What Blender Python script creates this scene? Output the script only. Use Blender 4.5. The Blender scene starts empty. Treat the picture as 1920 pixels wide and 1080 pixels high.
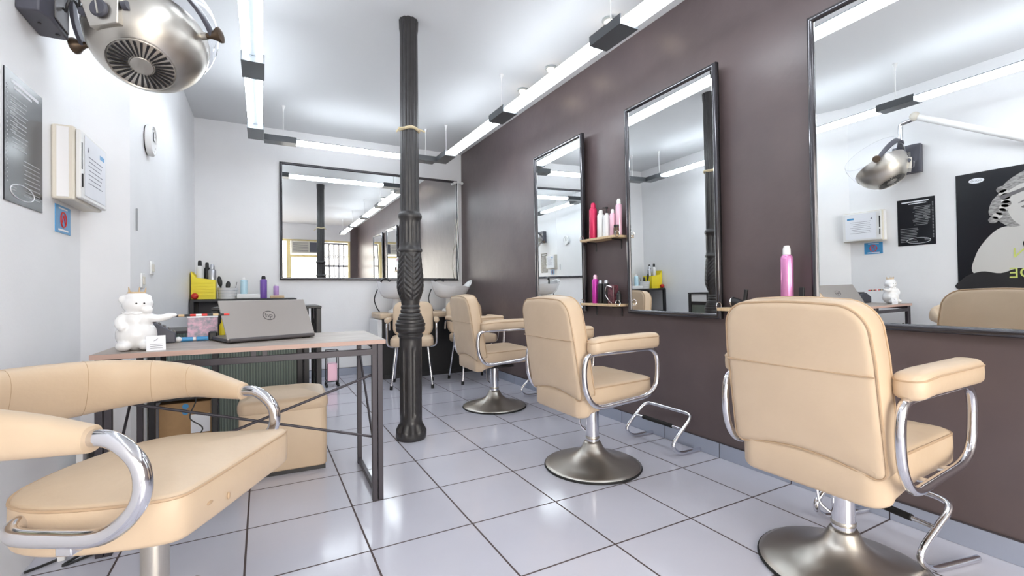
import bpy, bmesh, math, random
from mathutils import Vector, Matrix, Quaternion
PI = math.pi
random.seed(7)
sc = bpy.context.scene
C = sc.collection
V = Vector

# ------------------------------------------------------------------ camera
YAW, PITCH, ROLL, CAMH = .4966, .0056, -.0078, 1.05
cam_d = bpy.data.cameras.new('camera'); cam = bpy.data.objects.new('camera', cam_d); C.objects.link(cam)
fw = V((math.sin(YAW)*math.cos(PITCH), math.cos(YAW)*math.cos(PITCH), math.sin(PITCH)))
rt0 = V((math.cos(YAW), -math.sin(YAW), 0)); up0 = rt0.cross(fw)
rt = rt0*math.cos(ROLL) + up0*math.sin(ROLL); up = -rt0*math.sin(ROLL) + up0*math.cos(ROLL)
cam.matrix_world = Matrix(((rt.x, up.x, -fw.x, 0), (rt.y, up.y, -fw.y, 0), (rt.z, up.z, -fw.z, CAMH), (0, 0, 0, 1)))
cam_d.sensor_width = 36; cam_d.lens = 872.3/1920*36; cam_d.shift_x = -4.5/1920
cam_d.clip_start = .05; cam_d.clip_end = 200
sc.camera = cam

# ------------------------------------------------------------------ exposure / world
sc.view_settings.view_transform = 'Standard'; sc.view_settings.look = 'None'
sc.view_settings.gamma = 1; sc.view_settings.use_curve_mapping = False
EXPO = .66
sc.view_settings.exposure = EXPO
w = bpy.data.worlds.new('sky'); sc.world = w; w.use_nodes = True
bg = w.node_tree.nodes['Background']; bg.inputs[0].default_value = (1, .95, .87, 1); bg.inputs[1].default_value = 6.5
TUBE_STRENGTH = 11.5
# light portals in the street openings (they only guide the daylight)
def portal(x0, x1, z0, z1):
    l = bpy.data.lights.new('portal', 'AREA'); l.shape = 'RECTANGLE'; l.size = x1-x0; l.size_y = z1-z0
    l.cycles.is_portal = True
    o = bpy.data.objects.new('window_portal', l); C.objects.link(o)
    o.location = ((x0+x1)/2, -2.14, (z0+z1)/2); o.rotation_euler = (PI/2, 0, 0)   # shines towards +y
    return o
portal(-.5, .6, .1, 2.5); portal(.75, 1.4, .1, 2.1); portal(1.5, 2.25, .5, 2.5)

# ------------------------------------------------------------------ materials
def srgb(r, g, b):
    f = lambda c: (c/255/12.92 if c/255 <= .04045 else ((c/255+.055)/1.055)**2.4)
    return (f(r), f(g), f(b), 1)
def mat(name, col, rough=.5, metal=0, spec=None, noise=None, bump=None, coat=0, trans=0, ior=None, emit=None, alpha=None):
    m = bpy.data.materials.new(name); m.use_nodes = True; nt = m.node_tree; b = nt.nodes['Principled BSDF']
    b.inputs['Base Color'].default_value = col; b.inputs['Roughness'].default_value = rough; b.inputs['Metallic'].default_value = metal
    if spec is not None: b.inputs['Specular IOR Level'].default_value = spec
    if coat: b.inputs['Coat Weight'].default_value = coat; b.inputs['Coat Roughness'].default_value = .1
    if trans: b.inputs['Transmission Weight'].default_value = trans
    if ior: b.inputs['IOR'].default_value = ior
    if emit: b.inputs['Emission Color'].default_value = emit[0]; b.inputs['Emission Strength'].default_value = emit[1]
    if noise or bump:
        tc = nt.nodes.new('ShaderNodeTexCoord')
    if noise:   # (scale, other colour, stretch)
        n = nt.nodes.new('ShaderNodeTexNoise'); n.inputs['Scale'].default_value = noise[0]; n.inputs['Detail'].default_value = 5
        mp = nt.nodes.new('ShaderNodeMapping'); mp.inputs['Scale'].default_value = noise[2] if len(noise) > 2 else (1, 1, 1)
        nt.links.new(tc.outputs['Object'], mp.inputs[0]); nt.links.new(mp.outputs[0], n.inputs['Vector'])
        mx = nt.nodes.new('ShaderNodeMix'); mx.data_type = 'RGBA'; mx.inputs[6].default_value = col; mx.inputs[7].default_value = noise[1]
        cr = nt.nodes.new('ShaderNodeMapRange'); cr.inputs[1].default_value = .35; cr.inputs[2].default_value = .65
        nt.links.new(n.outputs['Fac'], cr.inputs[0]); nt.links.new(cr.outputs[0], mx.inputs[0]); nt.links.new(mx.outputs[2], b.inputs['Base Color'])
    if bump:    # (scale, strength)
        n = nt.nodes.new('ShaderNodeTexNoise'); n.inputs['Scale'].default_value = bump[0]; n.inputs['Detail'].default_value = 4
        nt.links.new(tc.outputs['Object'], n.inputs['Vector'])
        bp = nt.nodes.new('ShaderNodeBump'); bp.inputs['Strength'].default_value = bump[1]; bp.inputs['Distance'].default_value = .02
        nt.links.new(n.outputs['Fac'], bp.inputs['Height']); nt.links.new(bp.outputs[0], b.inputs['Normal'])
    return m
M = {}
M['wall'] = mat('white_paint', srgb(241, 241, 243), .5, noise=(3, srgb(238, 238, 240)), bump=(60, .04))
M['ceil'] = mat('ceiling_paint', srgb(218, 219, 221), .8)
M['brown'] = mat('brown_paint', srgb(90, 78, 79), .36, noise=(2.2, srgb(100, 87, 87)), bump=(9, .12), spec=.5)
M['cream'] = mat('cream_vinyl', srgb(213, 190, 163), .42, noise=(5, srgb(207, 184, 157)), bump=(18, .10), spec=.45)
M['creamd'] = mat('cream_piping', srgb(190, 162, 132), .45)
M['chrome'] = mat('chrome', srgb(225, 225, 230), .12, 1)
M['steel'] = mat('brushed_steel', srgb(205, 200, 192), .34, 1)
M['black'] = mat('black_metal', srgb(38, 37, 40), .42)
M['desk'] = mat('dark_grey_metal', srgb(66, 62, 68), .4, .3)
M['blackp'] = mat('black_plastic', srgb(30, 30, 32), .45)
M['rubber'] = mat('black_rubber', srgb(22, 22, 22), .7)
M['iron'] = mat('black_painted_iron', srgb(52, 50, 51), .36, noise=(25, srgb(44, 42, 43)), spec=.6)
M['mirror'] = mat('mirror_glass', (.93, .95, .95, 1), .004, 1)
M['frame'] = mat('polished_dark_frame', srgb(58, 56, 62), .16, .55, coat=1)
M['wood'] = mat('pale_wood', srgb(214, 188, 152), .5, noise=(8, srgb(196, 168, 130), (1, 8, 1)))
M['deskwood'] = mat('grey_oak', srgb(178, 168, 160), .4, noise=(6, srgb(152, 140, 132), (1, 9, 9)))
M['edge'] = mat('oak_edge', srgb(190, 160, 148), .5)
M['white'] = mat('white_plastic', srgb(235, 235, 235), .35)
M['ceram'] = mat('white_ceramic', srgb(238, 238, 240), .12, coat=.5)
M['offw'] = mat('off_white_plastic', srgb(222, 216, 204), .4)
M['paper'] = mat('paper', srgb(240, 242, 248), .6)
M['ink'] = mat('grey_ink', srgb(120, 120, 135), .6)
M['pblack'] = mat('glossy_black_print', srgb(30, 31, 36), .22, spec=.35)
M['pgrey'] = mat('grey_print', srgb(150, 152, 156), .3)
M['blue'] = mat('blue_card', srgb(70, 150, 205), .4)
M['red'] = mat('red_plastic', srgb(205, 45, 38), .35)
M['yellow'] = mat('yellow_plastic', srgb(245, 225, 50), .4)
M['purple'] = mat('purple_plastic', srgb(120, 85, 170), .3)
M['lilac'] = mat('lilac_plastic', srgb(186, 150, 205), .35)
M['magenta'] = mat('magenta_can', srgb(200, 60, 170), .25, .3)
M['pinkred'] = mat('pink_red_can', srgb(214, 50, 96), .25, .2)
M['pink'] = mat('pale_pink_can', srgb(236, 190, 208), .25, .2)
M['rose'] = mat('rose_can', srgb(214, 140, 190), .2, .4)
M['silver'] = mat('silver_can', srgb(190, 192, 198), .3, .7)
M['laptop'] = mat('laptop_grey', srgb(168, 162, 158), .34, .5)
M['lapdark'] = mat('laptop_dark', srgb(88, 84, 86), .4, .3)
M['card'] = mat('cardboard', srgb(178, 142, 100), .7, noise=(12, srgb(168, 132, 92)))
M['darkgrey'] = mat('dark_grey_plastic', srgb(78, 78, 88), .45)
M['skirting'] = mat('grey_blue_tile', srgb(156, 162, 178), .25)
M['grout'] = mat('dark_grout', srgb(62, 56, 60), .7)
M['warmframe'] = mat('yellow_cream_frame', srgb(240, 222, 165), .5)
M['glass'] = mat('window_glass', (1, 1, 1, 1), 0, trans=1, ior=1.0)
M['clear'] = mat('clear_visor', (.98, .98, 1, 1), .02, trans=1, ior=1.08)
M['skin'] = mat('grey_face_print', srgb(205, 203, 200), .3)
M['hair'] = mat('grey_hair_print', srgb(176, 174, 172), .3, noise=(30, srgb(120, 118, 118), (1, 1, 3)))
M['midg'] = mat('mid_grey_print', srgb(112, 110, 112), .3)
M['limeprint'] = mat('lime_print', srgb(205, 215, 120), .4)
M['brownbrass'] = mat('bronze_knob', srgb(92, 76, 62), .35, .6)
M['tape'] = mat('cream_rope', srgb(220, 205, 170), .7)
M['asphalt'] = mat('street', srgb(150, 150, 150), .8)
M['facade'] = mat('street_facade', srgb(205, 205, 210), .8)
M['grille'] = mat('grille_grey', srgb(70, 74, 92), .5)
M['tube'] = mat('lit_tube', (1, 1, 1, 1), .5, emit=((.87, .94, 1, 1), TUBE_STRENGTH))
M['bulb'] = mat('lit_halogen', (1, 1, 1, 1), .5, emit=((1, .82, .6, 1), 12))
M['housing'] = mat('grey_housing', srgb(96, 100, 104), .35, .3)
M['housingw'] = mat('pale_grey_housing', srgb(176, 182, 184), .35, .3)

def ribbed(name, c1, c2, scale, rough=.3):
    m = mat(name, c1, rough); nt = m.node_tree; b = nt.nodes['Principled BSDF']
    tc = nt.nodes.new('ShaderNodeTexCoord'); wv = nt.nodes.new('ShaderNodeTexWave'); wv.inputs['Scale'].default_value = scale; wv.bands_direction = 'X'
    nt.links.new(tc.outputs['Object'], wv.inputs['Vector'])
    mx = nt.nodes.new('ShaderNodeMix'); mx.data_type = 'RGBA'; mx.inputs[6].default_value = c1; mx.inputs[7].default_value = c2
    nt.links.new(wv.outputs['Fac'], mx.inputs[0]); nt.links.new(mx.outputs[2], b.inputs['Base Color'])
    bp = nt.nodes.new('ShaderNodeBump'); bp.inputs['Strength'].default_value = .6; bp.inputs['Distance'].default_value = .01
    nt.links.new(wv.outputs['Fac'], bp.inputs['Height']); nt.links.new(bp.outputs[0], b.inputs['Normal'])
    return m
M['ribdark'] = ribbed('dark_green_ribbed_panel', srgb(88, 98, 92), srgb(122, 132, 122), 18)
M['riblight'] = ribbed('pale_green_ribbed_panel', srgb(150, 180, 176), srgb(196, 216, 212), 18)

# floor: square lilac-grey gloss tiles with dark joints (grid measured in the room)
TS, GX, GY = .4464, -.0633, 2.838
def floor_mat():
    m = mat('floor_tiles', srgb(203, 203, 213), .16, spec=.55); nt = m.node_tree; b = nt.nodes['Principled BSDF']; L = nt.links
    tc = nt.nodes.new('ShaderNodeTexCoord'); sp = nt.nodes.new('ShaderNodeSeparateXYZ'); L.new(tc.outputs['Object'], sp.inputs[0])
    def mt(op, a, bb, c=None):
        n = nt.nodes.new('ShaderNodeMath'); n.operation = op
        for i, v in enumerate((a, bb, c)):
            if v is None: continue
            if isinstance(v, (int, float)): n.inputs[i].default_value = v
            else: L.new(v, n.inputs[i])
        return n.outputs[0]
    def joint(o, g):
        u = mt('DIVIDE', mt('SUBTRACT', o, g), TS); f = mt('ABSOLUTE', mt('SUBTRACT', mt('FRACT', mt('ADD', u, .5), 0), .5), 0)
        return mt('LESS_THAN', f, .0040/TS), mt('FLOOR', u, 0)
    jx, ix = joint(sp.outputs['X'], GX); jy, iy = joint(sp.outputs['Y'], GY)
    j = mt('MAXIMUM', jx, jy)
    cb = nt.nodes.new('ShaderNodeCombineXYZ'); L.new(ix, cb.inputs[0]); L.new(iy, cb.inputs[1])
    wn = nt.nodes.new('ShaderNodeTexWhiteNoise'); L.new(cb.outputs[0], wn.inputs['Vector'])
    n = nt.nodes.new('ShaderNodeTexNoise'); n.inputs['Scale'].default_value = 3.5; n.inputs['Detail'].default_value = 6; L.new(tc.outputs['Object'], n.inputs['Vector'])
    mx = nt.nodes.new('ShaderNodeMix'); mx.data_type = 'RGBA'; mx.inputs[6].default_value = srgb(205, 205, 216); mx.inputs[7].default_value = srgb(194, 194, 206)
    L.new(mt('ADD', mt('MULTIPLY', n.outputs['Fac'], .7), mt('MULTIPLY', wn.outputs['Value'], .3)), mx.inputs[0])
    m2 = nt.nodes.new('ShaderNodeMix'); m2.data_type = 'RGBA'; m2.inputs[7].default_value = srgb(78, 66, 66)
    L.new(j, m2.inputs[0]); L.new(mx.outputs[2], m2.inputs[6]); L.new(m2.outputs[2], b.inputs['Base Color'])
    L.new(mt('ADD', mt('MULTIPLY', j, .6), mt('ADD', mt('MULTIPLY', n.outputs['Fac'], .1), .09)), b.inputs['Roughness'])
    bp = nt.nodes.new('ShaderNodeBump'); bp.inputs['Strength'].default_value = .5; bp.inputs['Distance'].default_value = .003; bp.invert = True
    L.new(j, bp.inputs['Height']); L.new(bp.outputs[0], b.inputs['Normal'])
    return m
M['floor'] = floor_mat()

# ------------------------------------------------------------------ mesh helpers
def obj(name, bm, m, parent=None, smooth=True, bevel=0, seg=2, label=None, angle=.7):
    me = bpy.data.meshes.new(name)
    bmesh.ops.recalc_face_normals(bm, faces=bm.faces[:])
    if smooth:
        for f in bm.faces: f.smooth = True
        for e in bm.edges:
            if len(e.link_faces) == 2 and e.calc_face_angle(0) > angle: e.smooth = False
    bm.to_mesh(me); bm.free()
    for mm in (m if isinstance(m, (list, tuple)) else [m]): me.materials.append(mm)
    o = bpy.data.objects.new(name, me); C.objects.link(o)
    if parent is not None: o.parent = parent
    if bevel:
        b = o.modifiers.new('bevel', 'BEVEL'); b.width = bevel; b.segments = seg; b.limit_method = 'ANGLE'; b.harden_normals = False
    if label: o['label'] = label
    return o
def thing(name, label, cat, loc=(0, 0, 0), rz=0, group=None):
    o = bpy.data.objects.new(name, None); C.objects.link(o); o.location = loc; o.rotation_euler = (0, 0, rz); o.empty_display_size = .1
    o['label'] = label; o['category'] = cat
    if group: o['group'] = group
    return o
def tag(o, label, cat, group=None):
    o['label'] = label; o['category'] = cat
    if group: o['group'] = group
    return o
def struct(o): o['kind'] = 'structure'; return o
def nb(): return bmesh.new()
def box(bm, c, s, rot=None, mi=0):
    r = bmesh.ops.create_cube(bm, size=1)
    mtx = Matrix.Translation(V(c)) @ (rot.to_4x4() if rot else Matrix()) @ Matrix.Diagonal((s[0], s[1], s[2], 1))
    bmesh.ops.transform(bm, matrix=mtx, verts=r['verts'])
    for f in {f for v in r['verts'] for f in v.link_faces}: f.material_index = mi
    return bm
def bx(bm, x0, x1, y0, y1, z0, z1, mi=0): return box(bm, ((x0+x1)/2, (y0+y1)/2, (z0+z1)/2), (abs(x1-x0), abs(y1-y0), abs(z1-z0)), mi=mi)
def catmull(pts, n=8, closed=False):
    P = [V(p) for p in pts]; out = []; N = len(P)
    for i in range(N if closed else N-1):
        p0 = P[(i-1) % N] if (closed or i > 0) else P[0]*2-P[1]
        p1 = P[i]; p2 = P[(i+1) % N]
        p3 = P[(i+2) % N] if (closed or i < N-2) else P[-1]*2-P[-2]
        for k in range(n):
            t = k/n
            out.append(.5*((2*p1)+(-p0+p2)*t+(2*p0-5*p1+4*p2-p3)*t*t+(-p0+3*p1-3*p2+p3)*t**3))
    if not closed: out.append(P[-1])
    return out
def rounded(pts, r, n=5, closed=False):
    """polyline with filleted corners"""
    P = [V(p) for p in pts]; N = len(P); out = []
    for i in range(N):
        if not closed and i in (0, N-1): out.append(P[i]); continue
        a, b, c = P[(i-1) % N], P[i], P[(i+1) % N]
        rr = r[i] if isinstance(r, (list, tuple)) else r
        d1 = min(rr, (a-b).length*.49); d2 = min(rr, (c-b).length*.49)
        p = b+(a-b).normalized()*d1; q = b+(c-b).normalized()*d2
        for k in range(n+1):
            t = k/n; out.append(p*(1-t)**2+b*2*t*(1-t)+q*t*t)
    return out
def sweep(bm, pts, r, seg=12, closed=False, caps=True, mi=0, flat=1.0):
    P = [V(p) for p in pts]
    Q = [P[0]]
    for p in P[1:]:
        if (p-Q[-1]).length > 1e-5: Q.append(p)
    if closed and (Q[0]-Q[-1]).length < 1e-5: Q.pop()
    P = Q; N = len(P); rings = []
    tang = []
    for i in range(N):
        if closed: t = P[(i+1) % N]-P[(i-1) % N]
        else: t = P[min(i+1, N-1)]-P[max(i-1, 0)]
        tang.append(t.normalized())
    n0 = tang[0].orthogonal().normalized()
    nn = []
    for i in range(N):
        if i: n0 = (tang[i-1].rotation_difference(tang[i]) @ n0)
        n0 = (n0-tang[i]*n0.dot(tang[i])).normalized(); nn.append(n0.copy())
    twist = 0
    if closed:
        nl = tang[-1].rotation_difference(tang[0]) @ nn[-1]
        twist = math.atan2(tang[0].dot(nl.cross(nn[0])), nl.dot(nn[0]))
    for i in range(N):
        rr = r[min(int(i*len(r)/N), len(r)-1)] if isinstance(r, (list, tuple)) else (r(i/(N-1)) if callable(r) else r)
        n_ = Quaternion(tang[i], twist*i/N) @ nn[i] if closed else nn[i]
        b_ = tang[i].cross(n_)
        rings.append([bm.verts.new(P[i]+(n_*math.cos(2*PI*k/seg)+b_*math.sin(2*PI*k/seg)*flat)*rr) for k in range(seg)])
    for i in range(N if closed else N-1):
        A, B = rings[i], rings[(i+1) % N]
        for k in range(seg):
            f = bm.faces.new((A[k], A[(k+1) % seg], B[(k+1) % seg], B[k])); f.material_index = mi
    if not closed and caps:
        bm.faces.new(rings[0][::-1]).material_index = mi; bm.faces.new(rings[-1]).material_index = mi
    return bm
def cyl(bm, a, b, r, seg=16, mi=0, r2=None):
    a, b = V(a), V(b)
    return sweep(bm, [a, b], (lambda t: r+(r2-r)*t) if r2 is not None else r, seg, mi=mi)
def lathe(bm, prof, seg=32, origin=(0, 0, 0), axis=None, mi=0, close=True):
    """prof: list of (r, h); axis = direction of h"""
    o = V(origin); ax = V(axis).normalized() if axis is not None else V((0, 0, 1))
    q = V((0, 0, 1)).rotation_difference(ax); rings = []
    for r, h in prof:
        if r < 1e-6: rings.append([bm.verts.new(o+q@V((0, 0, h)))])
        else: rings.append([bm.verts.new(o+q@V((r*math.cos(2*PI*k/seg), r*math.sin(2*PI*k/seg), h))) for k in range(seg)])
    for A, B in zip(rings, rings[1:]):
        for k in range(seg):
            k2 = (k+1) % seg
            if len(A) == 1 and len(B) == 1: continue
            if len(A) == 1: f = bm.faces.new((A[0], B[k], B[k2]))
            elif len(B) == 1: f = bm.faces.new((A[k], A[k2], B[0]))
            else: f = bm.faces.new((A[k], A[k2], B[k2], B[k]))
            f.material_index = mi
    if close:
        for R in (rings[0], rings[-1]):
            if len(R) > 2: bm.faces.new(R).material_index = mi
    return bm
def ball(bm, c, r, sub=2, scale=(1, 1, 1), rot=None, mi=0):
    x = bmesh.ops.create_uvsphere(bm, u_segments=16*sub//2, v_segments=10*sub//2, radius=1)
    s = r if isinstance(r, (tuple, list)) else (r*scale[0], r*scale[1], r*scale[2])
    mtx = Matrix.Translation(V(c)) @ (rot.to_4x4() if rot else Matrix()) @ Matrix.Diagonal((s[0], s[1], s[2], 1))
    bmesh.ops.transform(bm, matrix=mtx, verts=x['verts'])
    for f in {f for v in x['verts'] for f in v.link_faces}: f.material_index = mi
    return bm
def rrect(wd, ht, r, n=8, m=6, rs=None):
    """rounded rectangle outline, ccw; rs = radii (br, tr, tl, bl)"""
    rs = rs or (r, r, r, r); pts = []
    cs = [(wd/2, -ht/2, -90, rs[0], (-1, 1)), (wd/2, ht/2, 0, rs[1], (-1, -1)), (-wd/2, ht/2, 90, rs[2], (1, -1)), (-wd/2, -ht/2, 180, rs[3], (1, 1))]
    cor = []
    for x, y, a0, rr, sg in cs:
        cx, cy = x+sg[0]*rr, y+sg[1]*rr
        cor.append([(cx+rr*math.cos(math.radians(a0+90*k/n)), cy+rr*math.sin(math.radians(a0+90*k/n))) for k in range(n+1)])
    for i in range(4):
        pts += cor[i]; a = cor[i][-1]; b = cor[(i+1) % 4][0]
        for k in range(1, m): pts.append((a[0]+(b[0]-a[0])*k/m, a[1]+(b[1]-a[1])*k/m))
    return pts
def pillow(bm, outline, th, r, crown_p=0, crown_m=0, fn=None, mi=0, k=5, power=2.2):
    """padded slab: outline (u,v), thickness along w with rounded rim and crowned faces"""
    N = len(outline); P = [V((a, b)) for a, b in outline]
    cen = sum(P, V((0, 0)))/N
    nor = []
    for i in range(N):
        t = (P[(i+1) % N]-P[(i-1) % N]).normalized(); nor.append(V((t.y, -t.x)))
    area = sum(P[i].x*P[(i+1) % N].y-P[(i+1) % N].x*P[i].y for i in range(N))
    if area < 0: nor = [-n for n in nor]
    fn = fn or (lambda u, v, w: V((u, v, w)))
    rings = []
    def ring(inset, w): rings.append([bm.verts.new(fn(p.x-n.x*inset, p.y-n.y*inset, w)) for p, n in zip(P, nor)])
    for i in range(2*k+1):
        t = -PI/2+PI*i/(2*k)
        ring(r*(1-math.cos(t)), math.copysign(th/2-r, t if abs(t) > 1e-9 else 1)*(1 if abs(t) > 1e-9 else 0)+r*math.sin(t))
    def cap(base_inset, w0, crown, sgn):
        prev = rings[0] if sgn < 0 else rings[-1]
        for s in (.93, .8, .62, .42, .22):
            cur = [bm.verts.new(fn(cen.x+(p.x-n.x*base_inset-cen.x)*s, cen.y+(p.y-n.y*base_inset-cen.y)*s, w0+sgn*crown*(1-s**power))) for p, n in zip(P, nor)]
            for q in range(N):
                q2 = (q+1) % N; f = bm.faces.new((prev[q], prev[q2], cur[q2], cur[q])); f.material_index = mi
            prev = cur
        c = bm.verts.new(fn(cen.x, cen.y, w0+sgn*crown))
        for q in range(N): bm.faces.new((prev[q], prev[(q+1) % N], c)).material_index = mi
    for A, B in zip(rings, rings[1:]):
        for q in range(N):
            q2 = (q+1) % N; bm.faces.new((A[q], A[q2], B[q2], B[q])).material_index = mi
    cap(r, -th/2, crown_m, -1); cap(r, th/2, crown_p, 1)
    return bm
def poly(bm, pts, mi=0):
    f = bm.faces.new([bm.verts.new(V(p)) for p in pts]); f.material_index = mi; return bm
def slab(bm, pts, d, mi=0):
    """prism: 3-D polygon pts extruded by vector d"""
    a = [bm.verts.new(V(p)) for p in pts]; b = [bm.verts.new(V(p)+V(d)) for p in pts]; n = len(a)
    bm.faces.new(a[::-1]).material_index = mi; bm.faces.new(b).material_index = mi
    for i in range(n): bm.faces.new((a[i], a[(i+1) % n], b[(i+1) % n], b[i])).material_index = mi
    return bm
def text_mesh(name, s, size, m, mtx, parent, depth=.0008, label=None, bold=0, ax='CENTER'):
    cu = bpy.data.curves.new(name, 'FONT'); cu.body = s; cu.size = size; cu.extrude = depth; cu.offset = bold; cu.align_x = ax; cu.align_y = 'CENTER'
    t = bpy.data.objects.new(name, cu); C.objects.link(t)
    dg = bpy.context.evaluated_depsgraph_get(); me = bpy.data.meshes.new_from_object(t.evaluated_get(dg))
    bpy.data.objects.remove(t); bpy.data.curves.remove(cu)
    me.materials.clear(); me.materials.append(m); me.transform(mtx)
    o = bpy.data.objects.new(name, me); C.objects.link(o)
    if parent is not None: o.parent = parent
    if label: o['label'] = label
    return o
def basis(x, y, z, o): return Matrix(((x[0], y[0], z[0], o[0]), (x[1], y[1], z[1], o[1]), (x[2], y[2], z[2], o[2]), (0, 0, 0, 1)))
def dup(root, loc, rz, label=None, group=None):
    r = root.copy(); C.objects.link(r); r.location = loc; r.rotation_euler = (0, 0, rz)
    if label: r['label'] = label
    if group: r['group'] = group
    for ch in list(root.children):
        c = ch.copy(); C.objects.link(c); c.parent = r
        for g in list(ch.children):
            d = g.copy(); C.objects.link(d); d.parent = c
    return r

# ------------------------------------------------------------------ the room
XR, XL, XP, YB, YF, ZC = 2.506, -.80, -.655, 6.196, -2.10, 2.995
struct(obj('floor', bx(nb(), -1.1, 2.8, -2.4, 6.5, -.1, 0), M['floor'], smooth=False))
struct(obj('ceiling', bx(nb(), -1.1, 2.8, -2.4, 6.5, ZC, ZC+.1), M['ceil'], smooth=False))
struct(obj('wall_right', bx(nb(), XR, XR+.15, YF-.2, YB+.15, 0, ZC), M['brown'], smooth=False))
struct(obj('wall_back', bx(nb(), -1.0, XR, YB, YB+.15, 0, ZC), M['wall'], smooth=False))
bm = nb(); slab(bm, [(XL-.2, YF-.2, 0), (XL, YF-.2, 0), (XL, YB, 0), (XL-.2, YB, 0)], (0, 0, ZC))
struct(obj('wall_left', bm, M['wall'], smooth=False))
bm = nb(); slab(bm, [(XL, 3.08, 0), (XP, 3.34, 0), (XP, YB, 0), (XL, YB, 0)], (0, 0, ZC))
struct(obj('wall_left_pier', bm, M['wall'], smooth=False))
# street front: brown pier at the right, posts, head and sill
bm = nb(); bx(bm, 2.3, XR, YF-.15, YF, 0, ZC)
struct(obj('wall_front_brown', bm, M['brown'], smooth=False))
bm = nb(); bx(bm, XL, 2.3, YF-.15, YF, 2.55, ZC); bx(bm, XL, -.55, YF-.15, YF, 0, 2.55); bx(bm, -.55, .65, YF-.15, YF, 0, .1); bx(bm, 1.45, 2.3, YF-.15, YF, 0, .5)
struct(obj('wall_front', bm, M['wall'], smooth=False))
# skirting tiles, with dark joints and a dark top line
def skirting(name, along, a0, a1, fixed, sgn, h=.09, t=.012, g=0):
    bm = nb()
    ks = range(math.floor((a0-g)/TS)-1, math.ceil((a1-g)/TS)+1)
    for k in ks:
        s, e = max(a0, g+k*TS+.003), min(a1, g+(k+1)*TS-.003)
        if e-s < .01: continue
        if along == 'y': bx(bm, fixed, fixed-sgn*t, s, e, .001, h)
        else: bx(bm, s, e, fixed, fixed-sgn*t, .001, h)
    if along == 'y': bx(bm, fixed, fixed-sgn*t*.8, a0, a1, 0, h+.005, mi=1)
    else: bx(bm, a0, a1, fixed, fixed-sgn*t*.8, 0, h+.005, mi=1)
    return struct(obj(name, bm, [M['skirting'], M['grout']], smooth=False))
skirting('baseboard_right', 'y', YF, YB, XR, 1, g=GY)
skirting('baseboard_back', 'x', XP, XR-.02, YB, 1, g=GX)
# door, windows and their frames
def framed(name, x0, x1, z0, z1, fr=.05, panes=True):
    bm = nb(); y0, y1 = YF-.1, YF-.04
    bx(bm, x0, x1, y0, y1, z0, z0+fr); bx(bm, x0, x1, y0, y1, z1-fr, z1); bx(bm, x0, x0+fr, y0, y1, z0+fr, z1-fr); bx(bm, x1-fr, x1, y0, y1, z0+fr, z1-fr)
    o = struct(obj(name, bm, M['warmframe'], smooth=False))
    return o
framed('window_added', -.55, .65, .1, 2.55); framed('window_2', 1.45, 2.3, .5, 2.55)  # leftmost window is unseen, added to let in more daylight
framed('door_1', .65, 1.45, 0, 2.12, .07)
bm = nb(); bx(bm, .65, 1.45, YF-.1, YF-.04, 2.5, 2.55); bx(bm, .65, .70, YF-.1, YF-.04, 2.12, 2.5); bx(bm, 1.40, 1.45, YF-.1, YF-.04, 2.12, 2.5)
struct(obj('trim_1', bm, M['warmframe'], smooth=False))
# the street outside, lit by the sky
bm = nb(); bx(bm, -6, 8, -12, -2.4, -.2, -.02); struct(obj('street', bm, M['asphalt'], smooth=False))

# dado ledge trace on the left pier and the pipe + sockets
o = obj('wall_pipe', sweep(nb(), [(XP+.008, 3.46, 1.42), (XP+.008, 3.46, 1.55)], .005, 8), M['pgrey']); tag(o, 'short thin grey conduit on the white pier below the clock', 'pipe')
def plate(y, z, label):
    t = thing('wall_socket', label, 'socket', (XP, y, z), 0, 'white switch plates on the pier')
    bm = nb(); bx(bm, 0, .01, -.045, .045, -.045, .045); obj('face_plate', bm, M['white'], t, bevel=.004)
    bm = nb(); bx(bm, .01, .016, -.022, .022, -.025, .025); obj('rocker', bm, M['offw'], t, bevel=.003)
plate(3.62, 1.13, 'white wall socket on the pier behind the desk, lower one'); plate(3.9, 1.22, 'white wall switch on the pier, right of the socket plate')

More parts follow.
